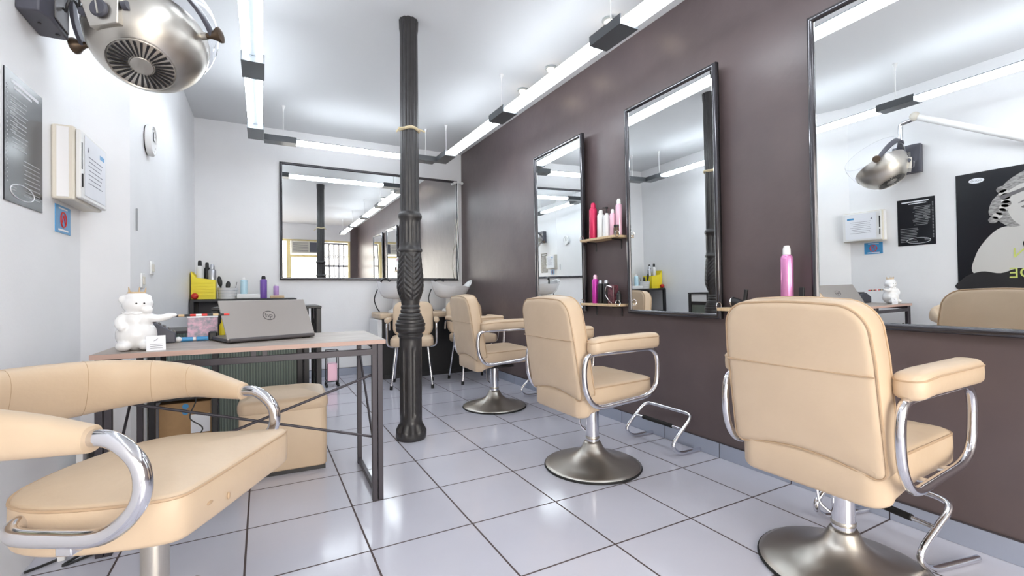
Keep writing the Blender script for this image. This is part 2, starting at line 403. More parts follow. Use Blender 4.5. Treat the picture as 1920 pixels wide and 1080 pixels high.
# ------------------------------------------------------------------ suspended tube lights
ZL = 2.62
def tube_light(name, label, conns, segs, rods):
    """conns: boxes (x0,x1,y0,y1); segs: (p,q) axis lines; rods: (x,y)"""
    x0 = sum(c[0]+c[1] for c in conns)/2/len(conns); y0 = sum(c[2]+c[3] for c in conns)/2/len(conns)
    t = thing(name, label, 'light', (x0, y0, ZL), 0)
    for a, b, c, d in conns:
        bm = nb(); bx(bm, a-x0, b-x0, c-y0, d-y0, -.025, -.013)
        if (d-c) > (b-a):
            bx(bm, a-x0, a-x0+.008, c-y0, d-y0, -.013, .035); bx(bm, b-x0-.008, b-x0, c-y0, d-y0, -.013, .035)
            bx(bm, (a+b)/2-x0-.02, (a+b)/2-x0+.02, c-y0+.01, d-y0-.01, -.013, .02)
        else:
            bx(bm, a-x0, b-x0, c-y0, c-y0+.008, -.013, .035); bx(bm, a-x0, b-x0, d-y0-.008, d-y0, -.013, .035)
            bx(bm, a-x0+.01, b-x0-.01, (c+d)/2-y0-.02, (c+d)/2-y0+.02, -.013, .02)
        obj('connector', bm, M['housing'], t, smooth=False)
    for p, q in segs:
        p, q = V(p), V(q); dr = (q-p).normalized(); n = V((-dr.y, dr.x, 0))
        for s in (-1, 1):
            a = V((p.x-x0, p.y-y0, 0))+n*s*.04; b = V((q.x-x0, q.y-y0, 0))+n*s*.04
            obj('tube', cyl(nb(), a, b, .019, 10), M['tube'], t)
        a = V((p.x-x0, p.y-y0, .026)); b = V((q.x-x0, q.y-y0, .026))
        bm = nb(); box(bm, (a+b)/2, (abs(b.x-a.x)+.02 if abs(dr.x) > .5 else .070, abs(b.y-a.y)+.02 if abs(dr.y) > .5 else .070, .008)); obj('rail', bm, M['housing'], t, smooth=False)  # rail widened above the tubes to cut light going up to the ceiling
    for x, y in rods:
        obj('suspension_rod', cyl(nb(), (x-x0, y-y0, .0), (x-x0, y-y0, ZC-ZL-.03), .0045, 8), M['white'], t)
        obj('ceiling_cap', lathe(nb(), [(.006, 0), (.010, .03), (.022, .06)], 14, (x-x0, y-y0, ZC-ZL-.061)), M['white'], t)
def run(x, ys, yend, y_first):
    conns, segs, rods = [], [], []
    for y in ys: conns.append((x-.07, x+.07, y-.145, y+.145)); rods.append((x, y+.02))
    pts = [yend]+ys
    for a, b in zip(pts, pts[1:]): segs.append(((x, a-.10 if a != yend else a, 0), (x, b+.10, 0)))
    return conns, segs, rods
c, s, r = run(1.90, [3.70, 2.21, .72, -.77], 5.03, 0)
c.insert(0, (1.83, 1.97, 5.00, 5.36)); r.insert(0, (1.90, 5.16))
tube_light('suspended_tube_light', 'long run of paired fluorescent tubes hanging beside the brown wall', c, s, r)
c, s, r = run(-.05, [3.70, 2.21, .72, -.77], 5.03, 0)
c.insert(0, (-.12, .02, 5.00, 5.36)); r.insert(0, (-.05, 5.1))
tube_light('suspended_tube_light', 'run of paired fluorescent tubes left of the iron column, beside the hood dryer', c, s, r)
tube_light('suspended_tube_light', 'short tube light hanging across the room above the wide back mirror',
           [(.022, .32, 5.31, 5.45), (1.57, 1.828, 5.31, 5.45)], [((.30, 5.38, 0), (1.59, 5.38, 0))], [(.2, 5.4), (1.73, 5.4)])
for i, (x, y, lb) in enumerate([(2.22, 3.90, 'small warm ceiling spotlight, the farthest of the three beside the tube run'), (2.22, 3.40, 'small warm ceiling spotlight, middle one of the three beside the tube run'), (2.20, 2.60, 'small warm ceiling spotlight partly behind the nearest dark light connector')]):
    t = thing('ceiling_spotlight', lb, 'spotlight', (x, y, ZC), 0, 'halogen spotlights in the ceiling')
    obj('trim_ring', lathe(nb(), [(.05, 0), (.052, -.012), (.036, -.018), (.034, -.006)], 24), M['housingw'], t)
    obj('bulb', ball(nb(), (0, 0, -.022), .028), M['bulb'], t)

# ------------------------------------------------------------------ mirrors
def mirror(name, label, wd, ht, cx, cy, cz, yaw, lean, normal, fr=.032, dp=.035):
    """local: u = width (x), v = height (z), faces -y; rotated to face normal"""
    t = bpy.data.objects.new(name, None); C.objects.link(t); t['label'] = label; t['category'] = 'mirror'; t.empty_display_size = .1
    t.location = (cx, cy, cz); t.rotation_mode = 'XYZ'; t.rotation_euler = (lean, 0, normal+yaw)
    bm = nb()
    bx(bm, -wd/2, wd/2, 0, dp*.4, -ht/2, ht/2); obj('backing_board', bm, M['blackp'], t, smooth=False)
    bm = nb(); bx(bm, -wd/2+fr, wd/2-fr, -.004, -.001, -ht/2+fr, ht/2-fr); obj('glass', bm, M['mirror'], t, smooth=False)
    # rounded frame profile swept round the rectangle
    prof = [(0, dp*.4), (0, -dp*.35), (fr*.25, -dp*.62), (fr*.6, -dp*.62), (fr*.92, -dp*.35), (fr, -.002), (fr, dp*.3)]
    bm = nb(); rings = []
    for sx, sz in ((-1, -1), (1, -1), (1, 1), (-1, 1)):
        rings.append([bm.verts.new((sx*(wd/2-a), b, sz*(ht/2-a))) for a, b in prof])
    for i in range(4):
        A, B = rings[i], rings[(i+1) % 4]
        for k in range(len(prof)-1): bm.faces.new((A[k], A[k+1], B[k+1], B[k]))
    obj('frame', bm, M['frame'], t, angle=1.0)
    return t
# mirrors on the right wall face -x : normal rotation -90 deg about z (local -y -> -x)
MY = math.radians(2.2); ML = math.radians(.8)
mirror('wall_mirror', 'tall dark-framed mirror nearest the camera, behind the largest salon chair', .85, 1.57, 2.462, .945, 1.645, -MY, ML, -PI/2)
mirror('wall_mirror', 'tall dark-framed mirror, the middle one of three, reflecting the iron column', .84, 1.565, 2.462, 2.31, 1.65, -MY*.78, ML, -PI/2)
mirror('wall_mirror', 'tall dark-framed mirror farthest of the three, left of the bottle shelves', .85, 1.54, 2.462, 3.665, 1.638, -MY*.8, ML, -PI/2)
mirror('wide_wall_mirror', 'wide landscape mirror in a thin black frame on the white back wall', 2.27, 1.41, 1.318, YB-.016, 1.902, 0, 0, 0)

# ------------------------------------------------------------------ cast-iron column
def make_column():
    t = thing('iron_column', 'fluted black cast-iron column from floor to ceiling with leaf ornament at mid height', 'column', (.933, 3.289, 0))
    # profile: z, radius
    pf = [(0, .100), (.012, .106), (.03, .108), (.06, .104), (.085, .092), (.11, .080), (.13, .077), (.72, .079), (.728, .088), (.740, .090), (.746, .084), (.752, .082), (.765, .100), (.785, .104), (.800, .100), (.803, .104), (.822, .106), (.828, .096), (.832, .098), (.846, .096), (.850, .088), (.855, .090), (.868, .087), (.872, .079), (.876, .081), (.890, .077), (.896, .066), (.905, .070), (.918, .069), (.925, .064), (.94, .068), (.955, .062), (.965, .064),
          (.985, .066), (1.02, .078), (1.06, .090), (1.10, .093), (1.16, .090), (1.24, .082), (1.33, .076), (1.335, .086), (1.35, .087), (1.36, .078), (1.39, .074), (1.56, .073), (1.575, .083), (1.59, .085), (1.605, .080), (1.615, .069), (1.66, .067), (2.90, .062), (2.93, .066), (ZC, .068)]
    def rad(z):
        for (a, ra), (b, rb) in zip(pf, pf[1:]):
            if a <= z <= b: return ra+(rb-ra)*((z-a)/(b-a))
        return pf[-1][1]
    zs = sorted(set([round(p[0], 4) for p in pf]+[round(.02*k, 4) for k in range(int(ZC/.02)+1)]+[round(.96+.008*k, 4) for k in range(47)]+[round(.008*k, 4) for k in range(14)]+[round(.725+.004*k, 4) for k in range(60)]))
    N = 128; bm = nb(); rings = []
    for z in zs:
        R = rad(z); ring = []
        for k in range(N):
            th = 2*PI*k/N; r = R
            if .16 < z < .66: r -= .007*max(0, math.cos(8*th))**.5*min(1, (z-.16)/.02, (.66-z)/.02) if math.cos(8*th) > 0 else 0
            elif 1.39 < z < 1.55: r -= .006*max(0, math.cos(12*th))*min(1, (z-1.39)/.02, (1.55-z)/.02)
            elif 1.62 < z: r -= .0055*max(0, math.cos(12*th))
            elif .985 < z < 1.33:
                ph = (th*4/(2*PI)) % 1; u = abs(ph-.5)*2
                env = min(1, (z-.985)/.03, (1.33-z)/.03)
                r += (.0032*math.sin((z*26+u*1.6)*2*PI)*(1 if u > .12 else 0)-.004*(1 if u > .93 else 0)+(.003 if u < .12 else 0))*env
            elif .03 < z < .12: r += .006*math.sin(10*th+0)*math.sin((z-.03)/.09*PI)
            ring.append(bm.verts.new((r*math.cos(th), r*math.sin(th), z)))
        rings.append(ring)
    for A, B in zip(rings, rings[1:]):
        for k in range(N): bm.faces.new((A[k], A[(k+1) % N], B[(k+1) % N], B[k]))
    bm.faces.new(rings[-1]); bm.faces.new(rings[0][::-1])
    obj('shaft', bm, M['iron'], t, angle=.9)
    bm = nb(); pts = []
    for k in range(24):
        a = 2*PI*k/24; pts.append((.068*math.cos(a), .068*math.sin(a), 2.205+.006*math.sin(3*a)))
    sweep(bm, pts, .011, 8, closed=True); sweep(bm, [(-.05, -.062, 2.20), (-.09, -.07, 2.19), (-.105, -.05, 2.165)], .006, 8); sweep(bm, [(.05, -.055, 2.205), (.08, -.05, 2.20), (.1, -.04, 2.20)], .007, 8)
    obj('rope_tie', bm, M['tape'], t, label='cream rope tied round the shaft')
make_column()

# ------------------------------------------------------------------ salon chairs
def gentle(pts, n=4, closed=True): return catmull([(p[0], p[1], 0) for p in pts], n, closed)
def make_salon_chair():
    t = thing('salon_chair', 'x', 'salon chair', (0, 0, 0), 0, 'cream hydraulic salon chairs in front of the mirrors')
    # pedestal
    obj('base_disc', lathe(nb(), [(.0, 0), (.281, 0), (.285, .006), (.283, .014), (.265, .022), (.21, .034), (.15, .05), (.10, .075), (.068, .105), (.05, .14), (.044, .15), (0, .15)], 56), M['steel'], t, angle=1.2)
    bm = nb(); lathe(bm, [(.285, .0), (.289, .005), (.287, .012), (.282, .014)], 56, close=False); obj('rubber_rim', bm, M['rubber'], t)
    obj('pole', lathe(nb(), [(.038, .14), (.038, .35), (.042, .352), (.042, .40), (0, .40)], 28), M['chrome'], t)
    bm = nb(); lathe(bm, [(.0385, .165), (.041, .168), (.041, .176), (.0385, .18)], 28); obj('pole_collar', bm, M['steel'], t)
    obj('pump_lever', sweep(nb(), rounded([(-.03, -.03, .36), (-.075, -.05, .355), (-.062, -.045, .23), (-.035, -.02, .20)], .02), .0055, 8), M['chrome'], t)
    bm = nb(); bx(bm, -.12, .12, -.14, .14, .365, .385); obj('seat_plate', bm, M['black'], t, bevel=.004)
    # seat cushion: tapered box, crowned; deeper at the rear
    ol = rrect(.50, .53, .07, 8, 10, rs=(.07, .06, .06, .07))
    def sf(u, v, w):
        z = .475+w+.03*(v+.02)*1.2-(.012 if v < -.2 else 0)
        if w < 0: z -= .035*max(0, (-v-.05)/.2)*(1 if w < -.03 else .4); 
        return V((u, v-.002, z))
    s = obj('seat', pillow(nb(), ol, .125, .03, .022, .0, sf), M['cream'], t, angle=1.3)
    pl = [sf(p[0]*.985, p[1]*.985, .05) for p in ol]
    obj('piping', sweep(nb(), pl, .0042, 6, closed=True), M['creamd'], s)
    # backrest
    H = .555; ol = []
    tw, bw = .47, .515
    base = rrect(1, 1, .0001, 1, 1)
    pts = []
    # outline with bottom arch; u horizontal, v 0..H
    def arc(cx, cy, r, a0, a1, n=8): return [(cx+r*math.cos(math.radians(a0+(a1-a0)*k/n)), cy+r*math.sin(math.radians(a0+(a1-a0)*k/n))) for k in range(n+1)]
    pts += arc(bw/2-.035, .035, .035, -90, 0, 6)
    pts += [(bw/2+(-.005-(0))*(k/6), .05+(H-.16)*k/6) for k in range(1, 6)]
    pts += arc(tw/2-.088, H-.10, .10, 0, 90, 10)
    for k in range(1, 8): pts.append(((tw/2-.088)*(1-2*k/8), H+.006*math.sin(k/8*PI)))
    pts += arc(-tw/2+.088, H-.10, .10, 90, 180, 10)
    pts += [(-bw/2+.005*(1-k/6), H-.11-(H-.16)*k/6) for k in range(1, 6)]
    pts += arc(-bw/2+.035, .035, .035, 180, 270, 6)
    for k in range(1, 10): pts.append(((-bw/2+.035)*(1-2*k/10), .035*math.sin(k/10*PI)))
    ol = pts
    TILT = math.radians(9)
    def bf(u, v, w):     # w + : front (towards the sitter)
        y = -.222-math.sin(TILT)*v+w*math.cos(TILT)+.16*(u*u)*.6
        return V((u, y, .462+math.cos(TILT)*v+w*math.sin(TILT)))
    b = obj('backrest', pillow(nb(), ol, .105, .028, .018, .006, bf), M['cream'], t, angle=1.3)
    rim = [bf(p[0]*.985, H/2+(p[1]-H/2)*.985, -.042) for p in ol]
    obj('piping', sweep(nb(), rim, .0042, 6, closed=True), M['creamd'], b)
    rim = [bf(p[0]*.985, H/2+(p[1]-H/2)*.985, .042) for p in ol]
    obj('piping', sweep(nb(), rim, .0042, 6, closed=True), M['creamd'], b)
    obj('back_seam', sweep(nb(), [bf(-bw/2+.008+k*(bw-.016)/12, H*.60, -.0545-.0035*math.sin(k/12*PI)) for k in range(13)], .0028, 6), M['creamd'], b)
    # arms
    for sx in (-1, 1):
        X = sx*.292
        path = [(X, -.235, .715), (X, .195, .722), (X, .243, .67), (X, .236, .505), (X, .16, .455), (X, -.20, .428), (X, -.262, .50), (X, -.278, .60), (X, -.268, .69)]
        obj('arm_tube', sweep(nb(), rounded(path, [.05, .04, .06, .07, .06, .06, .08, .06, .05], 6, closed=True), .0145, 12, closed=True), M['chrome'], t)
        ao = rrect(.092, .475, .04, 8, 6)
        def af(u, v, w, X=X): return V((X+u, v-.005, .764+w*(1+.10*v)+.012*v-(.012*max(0, -v-.17)/.07)))
        a = obj('arm_pad', pillow(nb(), ao, .082, .026, .003, .0, af), M['cream'], t, angle=1.3)
        obj('piping', sweep(nb(), [af(p[0]*.97, p[1]*.99, .022) for p in ao], .0035, 6, closed=True), M['creamd'], a)
        bm = nb(); cyl(bm, (X-sx*.0, -.05, .432), (X-sx*.10, -.05, .425), .009, 8); cyl(bm, (X, .10, .447), (X-sx*.10, .10, .425), .009, 8); obj('arm_bracket', bm, M['chrome'], t)
    return t
HD = lambda deg: math.radians(deg)-PI/2       # heading of local +y, degrees from +x
ch = make_salon_chair()
ch.location = (1.915, .955, 0); ch.rotation_euler = (0, 0, HD(0))
ch['label'] = 'largest cream salon chair, nearest the camera, its back turned to us'
dup(ch, (1.735, 2.235, 0), HD(0), 'cream padded salon chair in the middle of the row, before the middle mirror')
dup(ch, (1.85, 3.81, 0), HD(-2), 'cream padded salon chair farthest along the row, just right of the iron column')

# ------------------------------------------------------------------ footrests in front of the mirrors
def make_footrest():
    t = thing('footrest', 'x', 'footrest', (0, 0, 0), 0, 'chrome footrests under the mirrors')
    W = .21
    def side(s): return [(.30, s, .014), (.045, s, .014), (-.012, s, .055), (.0, s, .10), (.155, s, .225)]
    pth = side(-W)+[(.175, -W+.03, .242), (.175, W-.03, .242)]+side(W)[::-1]
    obj('tube_frame', sweep(nb(), rounded(pth, [.0, .05, .05, .05, .05, .04, .04, .05, .05, .05, .05, 0], 6), .0125, 12), M['chrome'], t)
    obj('cross_bar', cyl(nb(), (.07, -W, .165), (.07, W, .165), .009, 10), M['chrome'], t)
    obj('rubber_sleeve', cyl(nb(), (.07, -.13, .165), (.07, .13, .165), .0135, 12), M['rubber'], t)
    return t
fr = make_footrest(); fr.location = (2.26, 2.30, 0); fr['label'] = 'bent chrome footrest on the floor between the middle salon chair and the wall'
dup(fr, (2.15, .995, 0), math.radians(-12), 'bent chrome footrest under the salon chair nearest the camera')
dup(fr, (2.24, 3.78, 0), 0, 'bent chrome footrest of the farthest salon chair, half hidden behind the middle chair')

# ------------------------------------------------------------------ barrel armchair in the left foreground
def make_barrel():
    t = thing('barrel_armchair', 'low cream salon armchair with wraparound padded back in the left foreground', 'armchair', (-.272, 1.66, 0), HD(-28.4))
    obj('base_disc', lathe(nb(), [(0, 0), (.288, 0), (.292, .006), (.290, .014), (.27, .022), (.21, .034), (.15, .05), (.10, .075), (.06, .105), (.045, .14), (0, .15)], 48), M['steel'], t, angle=1.2)
    obj('pole', lathe(nb(), [(.034, .14), (.034, .36), (.038, .362), (.038, .45), (0, .45)], 28), M['steel'], t)
    bm = nb(); bx(bm, -.13, .13, -.12, .12, .432, .452); obj('seat_plate', bm, M['chrome'], t, bevel=.004)
    # local: +y forward, +x right (towards the camera)
    cp = [(.26, .17), (.285, .05), (.285, -.06), (.25, -.15), (.16, -.215), (0, -.24), (-.16, -.215), (-.25, -.15), (-.285, -.06), (-.30, .10), (-.305, .20), (-.285, .238), (-.15, .242), (0, .245), (.15, .245), (.225, .235)]
    ol = [(p.x, p.y) for p in catmull([(a, b, 0) for a, b in cp], 5, True)]
    def sf(u, v, w): return V((u, v, .513+w+.02*v))
    s = obj('seat', pillow(nb(), ol, .118, .022, .024, 0, sf), M['cream'], t, angle=1.3)
    obj('piping', sweep(nb(), [sf(p[0]*.99, p[1]*.99, .050) for p in ol], .004, 6, closed=True), M['creamd'], s)
    bm = nb(); ball(bm, sf(.135, .246, -.005), (.012, .003, .005)); ball(bm, sf(.06, .248, -.02), (.006, .003, .010)); obj('tear', bm, M['creamd'], s, label='small tear in the vinyl')
    # wraparound band: U path, height grows towards the back
    ctl = [(.34, .13, .742, .030, .028), (.35, .02, .752, .036, .044), (.365, -.12, .760, .040, .058), (.345, -.26, .757, .042, .075), (.24, -.40, .742, .044, .090), (0, -.46, .738, .046, .097), (-.24, -.40, .735, .044, .090), (-.345, -.27, .735, .042, .075), (-.375, -.15, .728, .040, .058), (-.365, -.05, .712, .036, .044), (-.35, .05, .695, .030, .028)]
    pos = catmull([c[:3] for c in ctl], 8); rr = catmull([(c[3], c[4], 0) for c in ctl], 8)
    bm = nb(); rings = []; N = len(pos); S = 24
    for i in range(N):
        tg = (pos[min(i+1, N-1)]-pos[max(i-1, 0)]).normalized(); up_ = V((0, 0, 1)); sd = tg.cross(up_).normalized()
        lean = .18*(1-abs(2*i/(N-1)-1))
        pl = 1+.018*math.cos(i*2*PI/8)*(1 if 12 < i < N-12 else .3)
        ring = []
        for k in range(S):
            a = 2*PI*k/S; c_, s_ = math.cos(a), math.sin(a)
            o = sd*(rr[i].x*math.copysign(abs(c_)**.75, c_)*pl)+up_*(rr[i].y*math.copysign(abs(s_)**.85, s_))
            o += sd*(lean*o.z)
            ring.append(bm.verts.new(pos[i]+o))
        rings.append(ring)
    for A, B in zip(rings, rings[1:]):
        for k in range(S): bm.faces.new((A[k], A[(k+1) % S], B[(k+1) % S], B[k]))
    bm.faces.new(rings[0][::-1]); bm.faces.new(rings[-1])
    band = obj('padded_band', bm, M['cream'], t, angle=1.3)
    for i in (16, 24, 33, 40, 47, 56, 64):
        pts = [rings_co for rings_co in []]
        tg = (pos[min(i+1, N-1)]-pos[i-1]).normalized(); sd = tg.cross(V((0, 0, 1))).normalized(); lean = .18*(1-abs(2*i/(N-1)-1)); pl = 1+.018*math.cos(i*2*PI/8)
        for k in range(S):
            a = 2*PI*k/S; c_, s_ = math.cos(a), math.sin(a)
            o = sd*(rr[i].x*math.copysign(abs(c_)**.75, c_)*pl)+V((0, 0, 1))*(rr[i].y*math.copysign(abs(s_)**.85, s_)); o += sd*(lean*o.z)
            pts.append(pos[i]+o*1.0)
        obj('stitched_seam', sweep(nb(), pts, .0009, 5, closed=True), M['creamd'], band)
    for s_ in (1, -1):
        z0 = .742 if s_ > 0 else .70
        x = .34 if s_ > 0 else -.35
        pth = [(x, .10, z0), (x, .175, z0-.004), (x, .232, z0-.06), (x, .228, z0-.14), (x, .155, z0-.205), (x*.98, .03, z0-.215), (x*.96, -.05, z0-.212), (x*.84, -.085, z0-.208), (x*.66, -.07, z0-.205)]
        if s_ < 0: pth = [(a_, b_-(.075 if i_ < 5 else .03), c_-.005) for i_, (a_, b_, c_) in enumerate(pth)]
        obj('arm_tube', sweep(nb(), catmull(pth, 7), .0185, 14), M['chrome'], t)
        bm = nb(); bx(bm, x*.72, x*1.0, .05, .085, .492, .512); obj('arm_bracket', bm, M['chrome'], t, bevel=.003)
    obj('foot_plate', bx(nb(), -.16, -.09, .36, .50, .085, .10), M['chrome'], t, bevel=.004)
    obj('foot_plate_arm', cyl(nb(), (-.12, .03, .16), (-.125, .38, .09), .012, 8), M['chrome'], t)
    return t
make_barrel()

# ------------------------------------------------------------------ desk
def make_desk():
    t = thing('desk', 'folding desk with grey wood top and thin dark metal frame', 'desk', (-.02, 2.70, 0), math.radians(-1.2))
    ZT = .808
    bm = nb(); bx(bm, -.575, .575, -.30, .31, ZT-.022, ZT); o = obj('desktop', bm, [M['deskwood']], t, bevel=.002)
    bm = nb(); bx(bm, -.575, .575, -.3025, -.30, ZT-.021, ZT-.001); obj('edge_band', bm, M['edge'], o, smooth=False)
    for sx in (-1, 1):
        x = sx*.535
        for dx in (-.014, .014):
            bm = nb(); bx(bm, x+dx-.0125, x+dx+.0125, -.295, -.27, 0, ZT-.022); obj('leg', bm, M['desk'], t, bevel=.002)
        bm = nb(); bx(bm, x-.0125, x+.0125, .27, .295, 0, ZT-.022); obj('leg', bm, M['desk'], t, bevel=.002)
        bm = nb(); bx(bm, x-.01, x+.01, -.27, .27, .012, .037); obj('floor_rail', bm, M['desk'], t, bevel=.002)
        bm = nb(); bx(bm, x-.01, x+.01, -.27, .27, ZT-.05, ZT-.025); obj('side_rail', bm, M['desk'], t, bevel=.002)
        obj('side_brace', sweep(nb(), [(x, .27, .70), (x, -.27, .16)], .006, 8), M['desk'], t)
    bm = nb(); bx(bm, -.535, .535, -.295, -.275, ZT-.075, ZT-.045); obj('apron_rail', bm, M['desk'], t, bevel=.002)
    for xs in (-.02, .025): obj('apron_spacer', bx(nb(), xs, xs+.02, -.29, -.28, ZT-.046, ZT-.022), M['desk'], t, smooth=False)
    obj('cross_brace', cyl(nb(), (-.52, -.262, .29), (.52, -.262, .63), .0062, 8), M['desk'], t)
    obj('cross_brace', cyl(nb(), (-.52, -.250, .61), (.52, -.250, .31), .0062, 8), M['desk'], t)
    return t
make_desk()
ZD = .8085
# laptop
def make_laptop():
    t = thing('laptop', 'open grey laptop seen from behind on the desk', 'laptop', (.050, 2.655, ZD), math.radians(19))
    W = .42
    bm = nb(); bx(bm, -W/2, W/2, 0, .27, .004, .022); obj('base', bm, M['lapdark'], t, bevel=.004)
    for x in (-.17, .17):
        for y in (.02, .25): obj('rubber_foot', bx(nb(), x-.02, x+.02, y-.005, y+.005, 0, .005), M['rubber'], t, smooth=False)
    # half-closed lid: its top leans towards the sitter's side (+y)
    A = math.radians(38)
    bm = nb(); box(bm, (0, 0, .125), (W, .008, .235))
    for v in bm.verts:
        p = Matrix.Rotation(-A, 3, 'X') @ v.co; v.co = V((p.x, p.y-.006, p.z+.010))
    lid = obj('lid', bm, M['laptop'], t, bevel=.0035)
    bm = nb(); cyl(bm, (-W/2+.01, -.004, .014), (W/2-.01, -.004, .014), .010, 10); obj('hinge', bm, M['lapdark'], t)
    # logo on the outside face of the lid
    R = Matrix.Rotation(-A, 3, 'X')
    ctr = R @ V((0.005, -.0046, .14)); ctr = V((ctr.x, ctr.y-.006, ctr.z+.010))
    vx = V((1, 0, 0)); vz = R @ V((0, -1, 0)); vy = vz.cross(vx)
    mt = basis(vx, vy, vz, ctr)
    bm = nb(); sweep(bm, [mt@V((.028*math.cos(2*PI*k/32), .028*math.sin(2*PI*k/32), 0)) for k in range(32)], .0018, 6, closed=True); obj('logo_ring', bm, M['lapdark'], lid)
    text_mesh('logo_letters', 'hp', .036, M['lapdark'], mt, lid, .0008)
    return t
make_laptop()
# white cat-like figurine holding a tray
def make_figurine():
    t = thing('figurine', 'chubby white seated figurine with a small crown and outstretched arm on the desk corner', 'figurine', (-.475, 2.53, ZD), math.radians(10))
    bm = nb()
    ball(bm, (0, 0, .065), (.072, .066, .068), 3); ball(bm, (.0, 0, .125), (.058, .052, .055), 3); ball(bm, (.004, -.004, .195), (.055, .05, .042), 3)
    ball(bm, (0, 0, .226), (.044, .042, .024), 3); ball(bm, (-.045, -.01, .218), (.016, .010, .018), 2); ball(bm, (.04, .0, .222), (.014, .010, .016), 2)
    ball(bm, (.034, -.036, .172), (.024, .018, .016), 2); ball(bm, (-.042, -.035, .022), (.030, .038, .022), 2); ball(bm, (.03, -.042, .022), (.028, .034, .022), 2)
    for k in range(7): a = k/6; ball(bm, (.035+.075*a, -.025-.012*a, .142-.008*math.sin(a*PI)), .019-.004*a, 2)
    for k in range(6): a = k/5; ball(bm, (-.045-.012*math.sin(a*PI), -.02-.02*a, .14-.04*a), .018, 2)
    ball(bm, (.12, -.037, .146), (.022, .014, .010), 2); ball(bm, (-.055, .03, .12), (.02, .02, .03), 2)
    o = obj('body', bm, M['ceram'], t)
    r = o.modifiers.new('remesh', 'REMESH'); r.mode = 'VOXEL'; r.voxel_size = .0045; r.use_smooth_shade = True
    s = o.modifiers.new('smooth', 'SMOOTH'); s.iterations = 4; s.factor = .6
    bm = nb()
    for k in range(5): a = 2*PI*k/5; cyl(bm, (.028*math.cos(a), .026*math.sin(a), .243), (.032*math.cos(a), .03*math.sin(a), .268), .004, 8, r2=.0015)
    lathe(bm, [(.029, .240), (.031, .244), (.029, .249)], 20); obj('crown', bm, M['wood'], t)
    obj('neck_ruff', sweep(nb(), [(.046*math.cos(2*PI*k/20), .04*math.sin(2*PI*k/20)-.002, .158+.002*math.sin(k*2.4)) for k in range(20)], .006, 6, closed=True), M['ceram'], t)
    obj('eye', ball(nb(), (.026, -.051, .200), .0035), M['black'], t); obj('eye', ball(nb(), (.0, -.053, .200), .0035), M['black'], t)
    return t
make_figurine()
# card leaning on the figurine
t = thing('business_card_stand', 'small white card propped against the white figurine', 'card', (-.395, 2.45, ZD), math.radians(14))
bm = nb(); slab(bm, [(-.033, 0, 0), (.033, 0, 0), (.033, .012, .062), (-.033, .012, .062)], (0, .002, 0)); obj('card', bm, M['paper'], t, smooth=False)
bm = nb(); slab(bm, [(-.01, .0065, .040), (.0, .0075, .046), (.008, .0095, .052), (.002, .0073, .043)], (0, -.001, 0)); 
for k in range(3): slab(bm, [(-.02, .0019+.0016*k, .010+.008*k), (.022, .0019+.0016*k, .010+.008*k), (.022, .0022+.0016*k, .0115+.008*k), (-.02, .0022+.0016*k, .0115+.008*k)], (0, -.001, 0))
obj('print', bm, M['ink'], t, smooth=False)
# striped stick
bm = nb(); n = 14
for k in range(n):
    a, b = -.15+.30*k/n, -.15+.30*(k+1)/n; cyl(bm, (a, 0, 0), (b, 0, 0), .0055, 10, mi=[0, 1, 2, 1, 0, 3][k % 6])
o = obj('striped_stick', bm, [M['blackp'], M['red'], M['white'], M['wood']]); o.location = (-.285, 2.53, ZD+.142); o.rotation_euler = (0, math.radians(0), math.radians(4)); tag(o, 'thin striped red, black and white stick held out by the white figurine', 'stick')
# card terminal / receipt printer
t = thing('card_terminal', 'dark grey wedge-shaped card terminal behind the white figurine', 'card terminal', (-.475, 2.84, ZD), math.radians(8))
bm = nb(); slab(bm, [(-.11, -.07, 0), (.095, -.07, 0), (.095, -.07, .045), (.02, -.07, .098), (-.045, -.07, .105), (-.11, -.07, .062)], (0, .15, 0)); obj('body', bm, M['darkgrey'], t, bevel=.006)
bm = nb()
for i in range(4):
    for j in range(3): p = V((.03+.019*i, -.03+.035*j, .0925-.0135*i)); box(bm, p, (.013, .022, .008), Matrix.Rotation(math.radians(35), 3, 'Y'))
obj('keypad', bm, M['lapdark'], t, bevel=.001)
bm = nb(); box(bm, (-.012, 0, .107), (.06, .10, .010), Matrix.Rotation(math.radians(3), 3, 'Y')); obj('paper_cover', bm, M['lapdark'], t, bevel=.003)
bm = nb(); ball(bm, (.105, -.05, .014), (.014, .02, .013)); obj('cable_plug', bm, M['white'], t)
# patterned box
t = thing('patterned_box', 'small pink and grey patterned box standing left of the laptop', 'box', (-.268, 2.90, ZD), math.radians(6))
mm = mat('pink_pattern', srgb(222, 180, 198), .5, noise=(55, srgb(150, 150, 160)))
bm = nb(); bx(bm, -.07, .06, -.03, .05, 0, .115); obj('carton', bm, mm, t, bevel=.002)
bm = nb(); bx(bm, -.072, .062, -.032, .052, .115, .121); obj('lid', bm, M['paper'], t, bevel=.001)
for x, lb, rx in ((-.33, 'blue capped marker lying beside the patterned box, left one', 8), (-.262, 'blue eraser block lying in front of the patterned box', 0)):
    t = thing('blue_marker', lb, 'stationery', (x, 2.83, ZD+.011), math.radians(rx))
    obj('barrel', cyl(nb(), (-.03, 0, 0), (.022, 0, 0), .011, 12), M['blue'], t); obj('cap', cyl(nb(), (.022, 0, 0), (.034, 0, 0), .009, 12), M['white'], t)
o = obj('yellow_bottle', lathe(nb(), [(0, 0), (.016, 0), (.018, .01), (.018, .07), (.008, .085), (.008, .1), (0, .1)], 18), M['yellow']); o.location = (-.185, 2.93, ZD); tag(o, 'small yellow bottle tucked beside the left edge of the laptop', 'bottle')
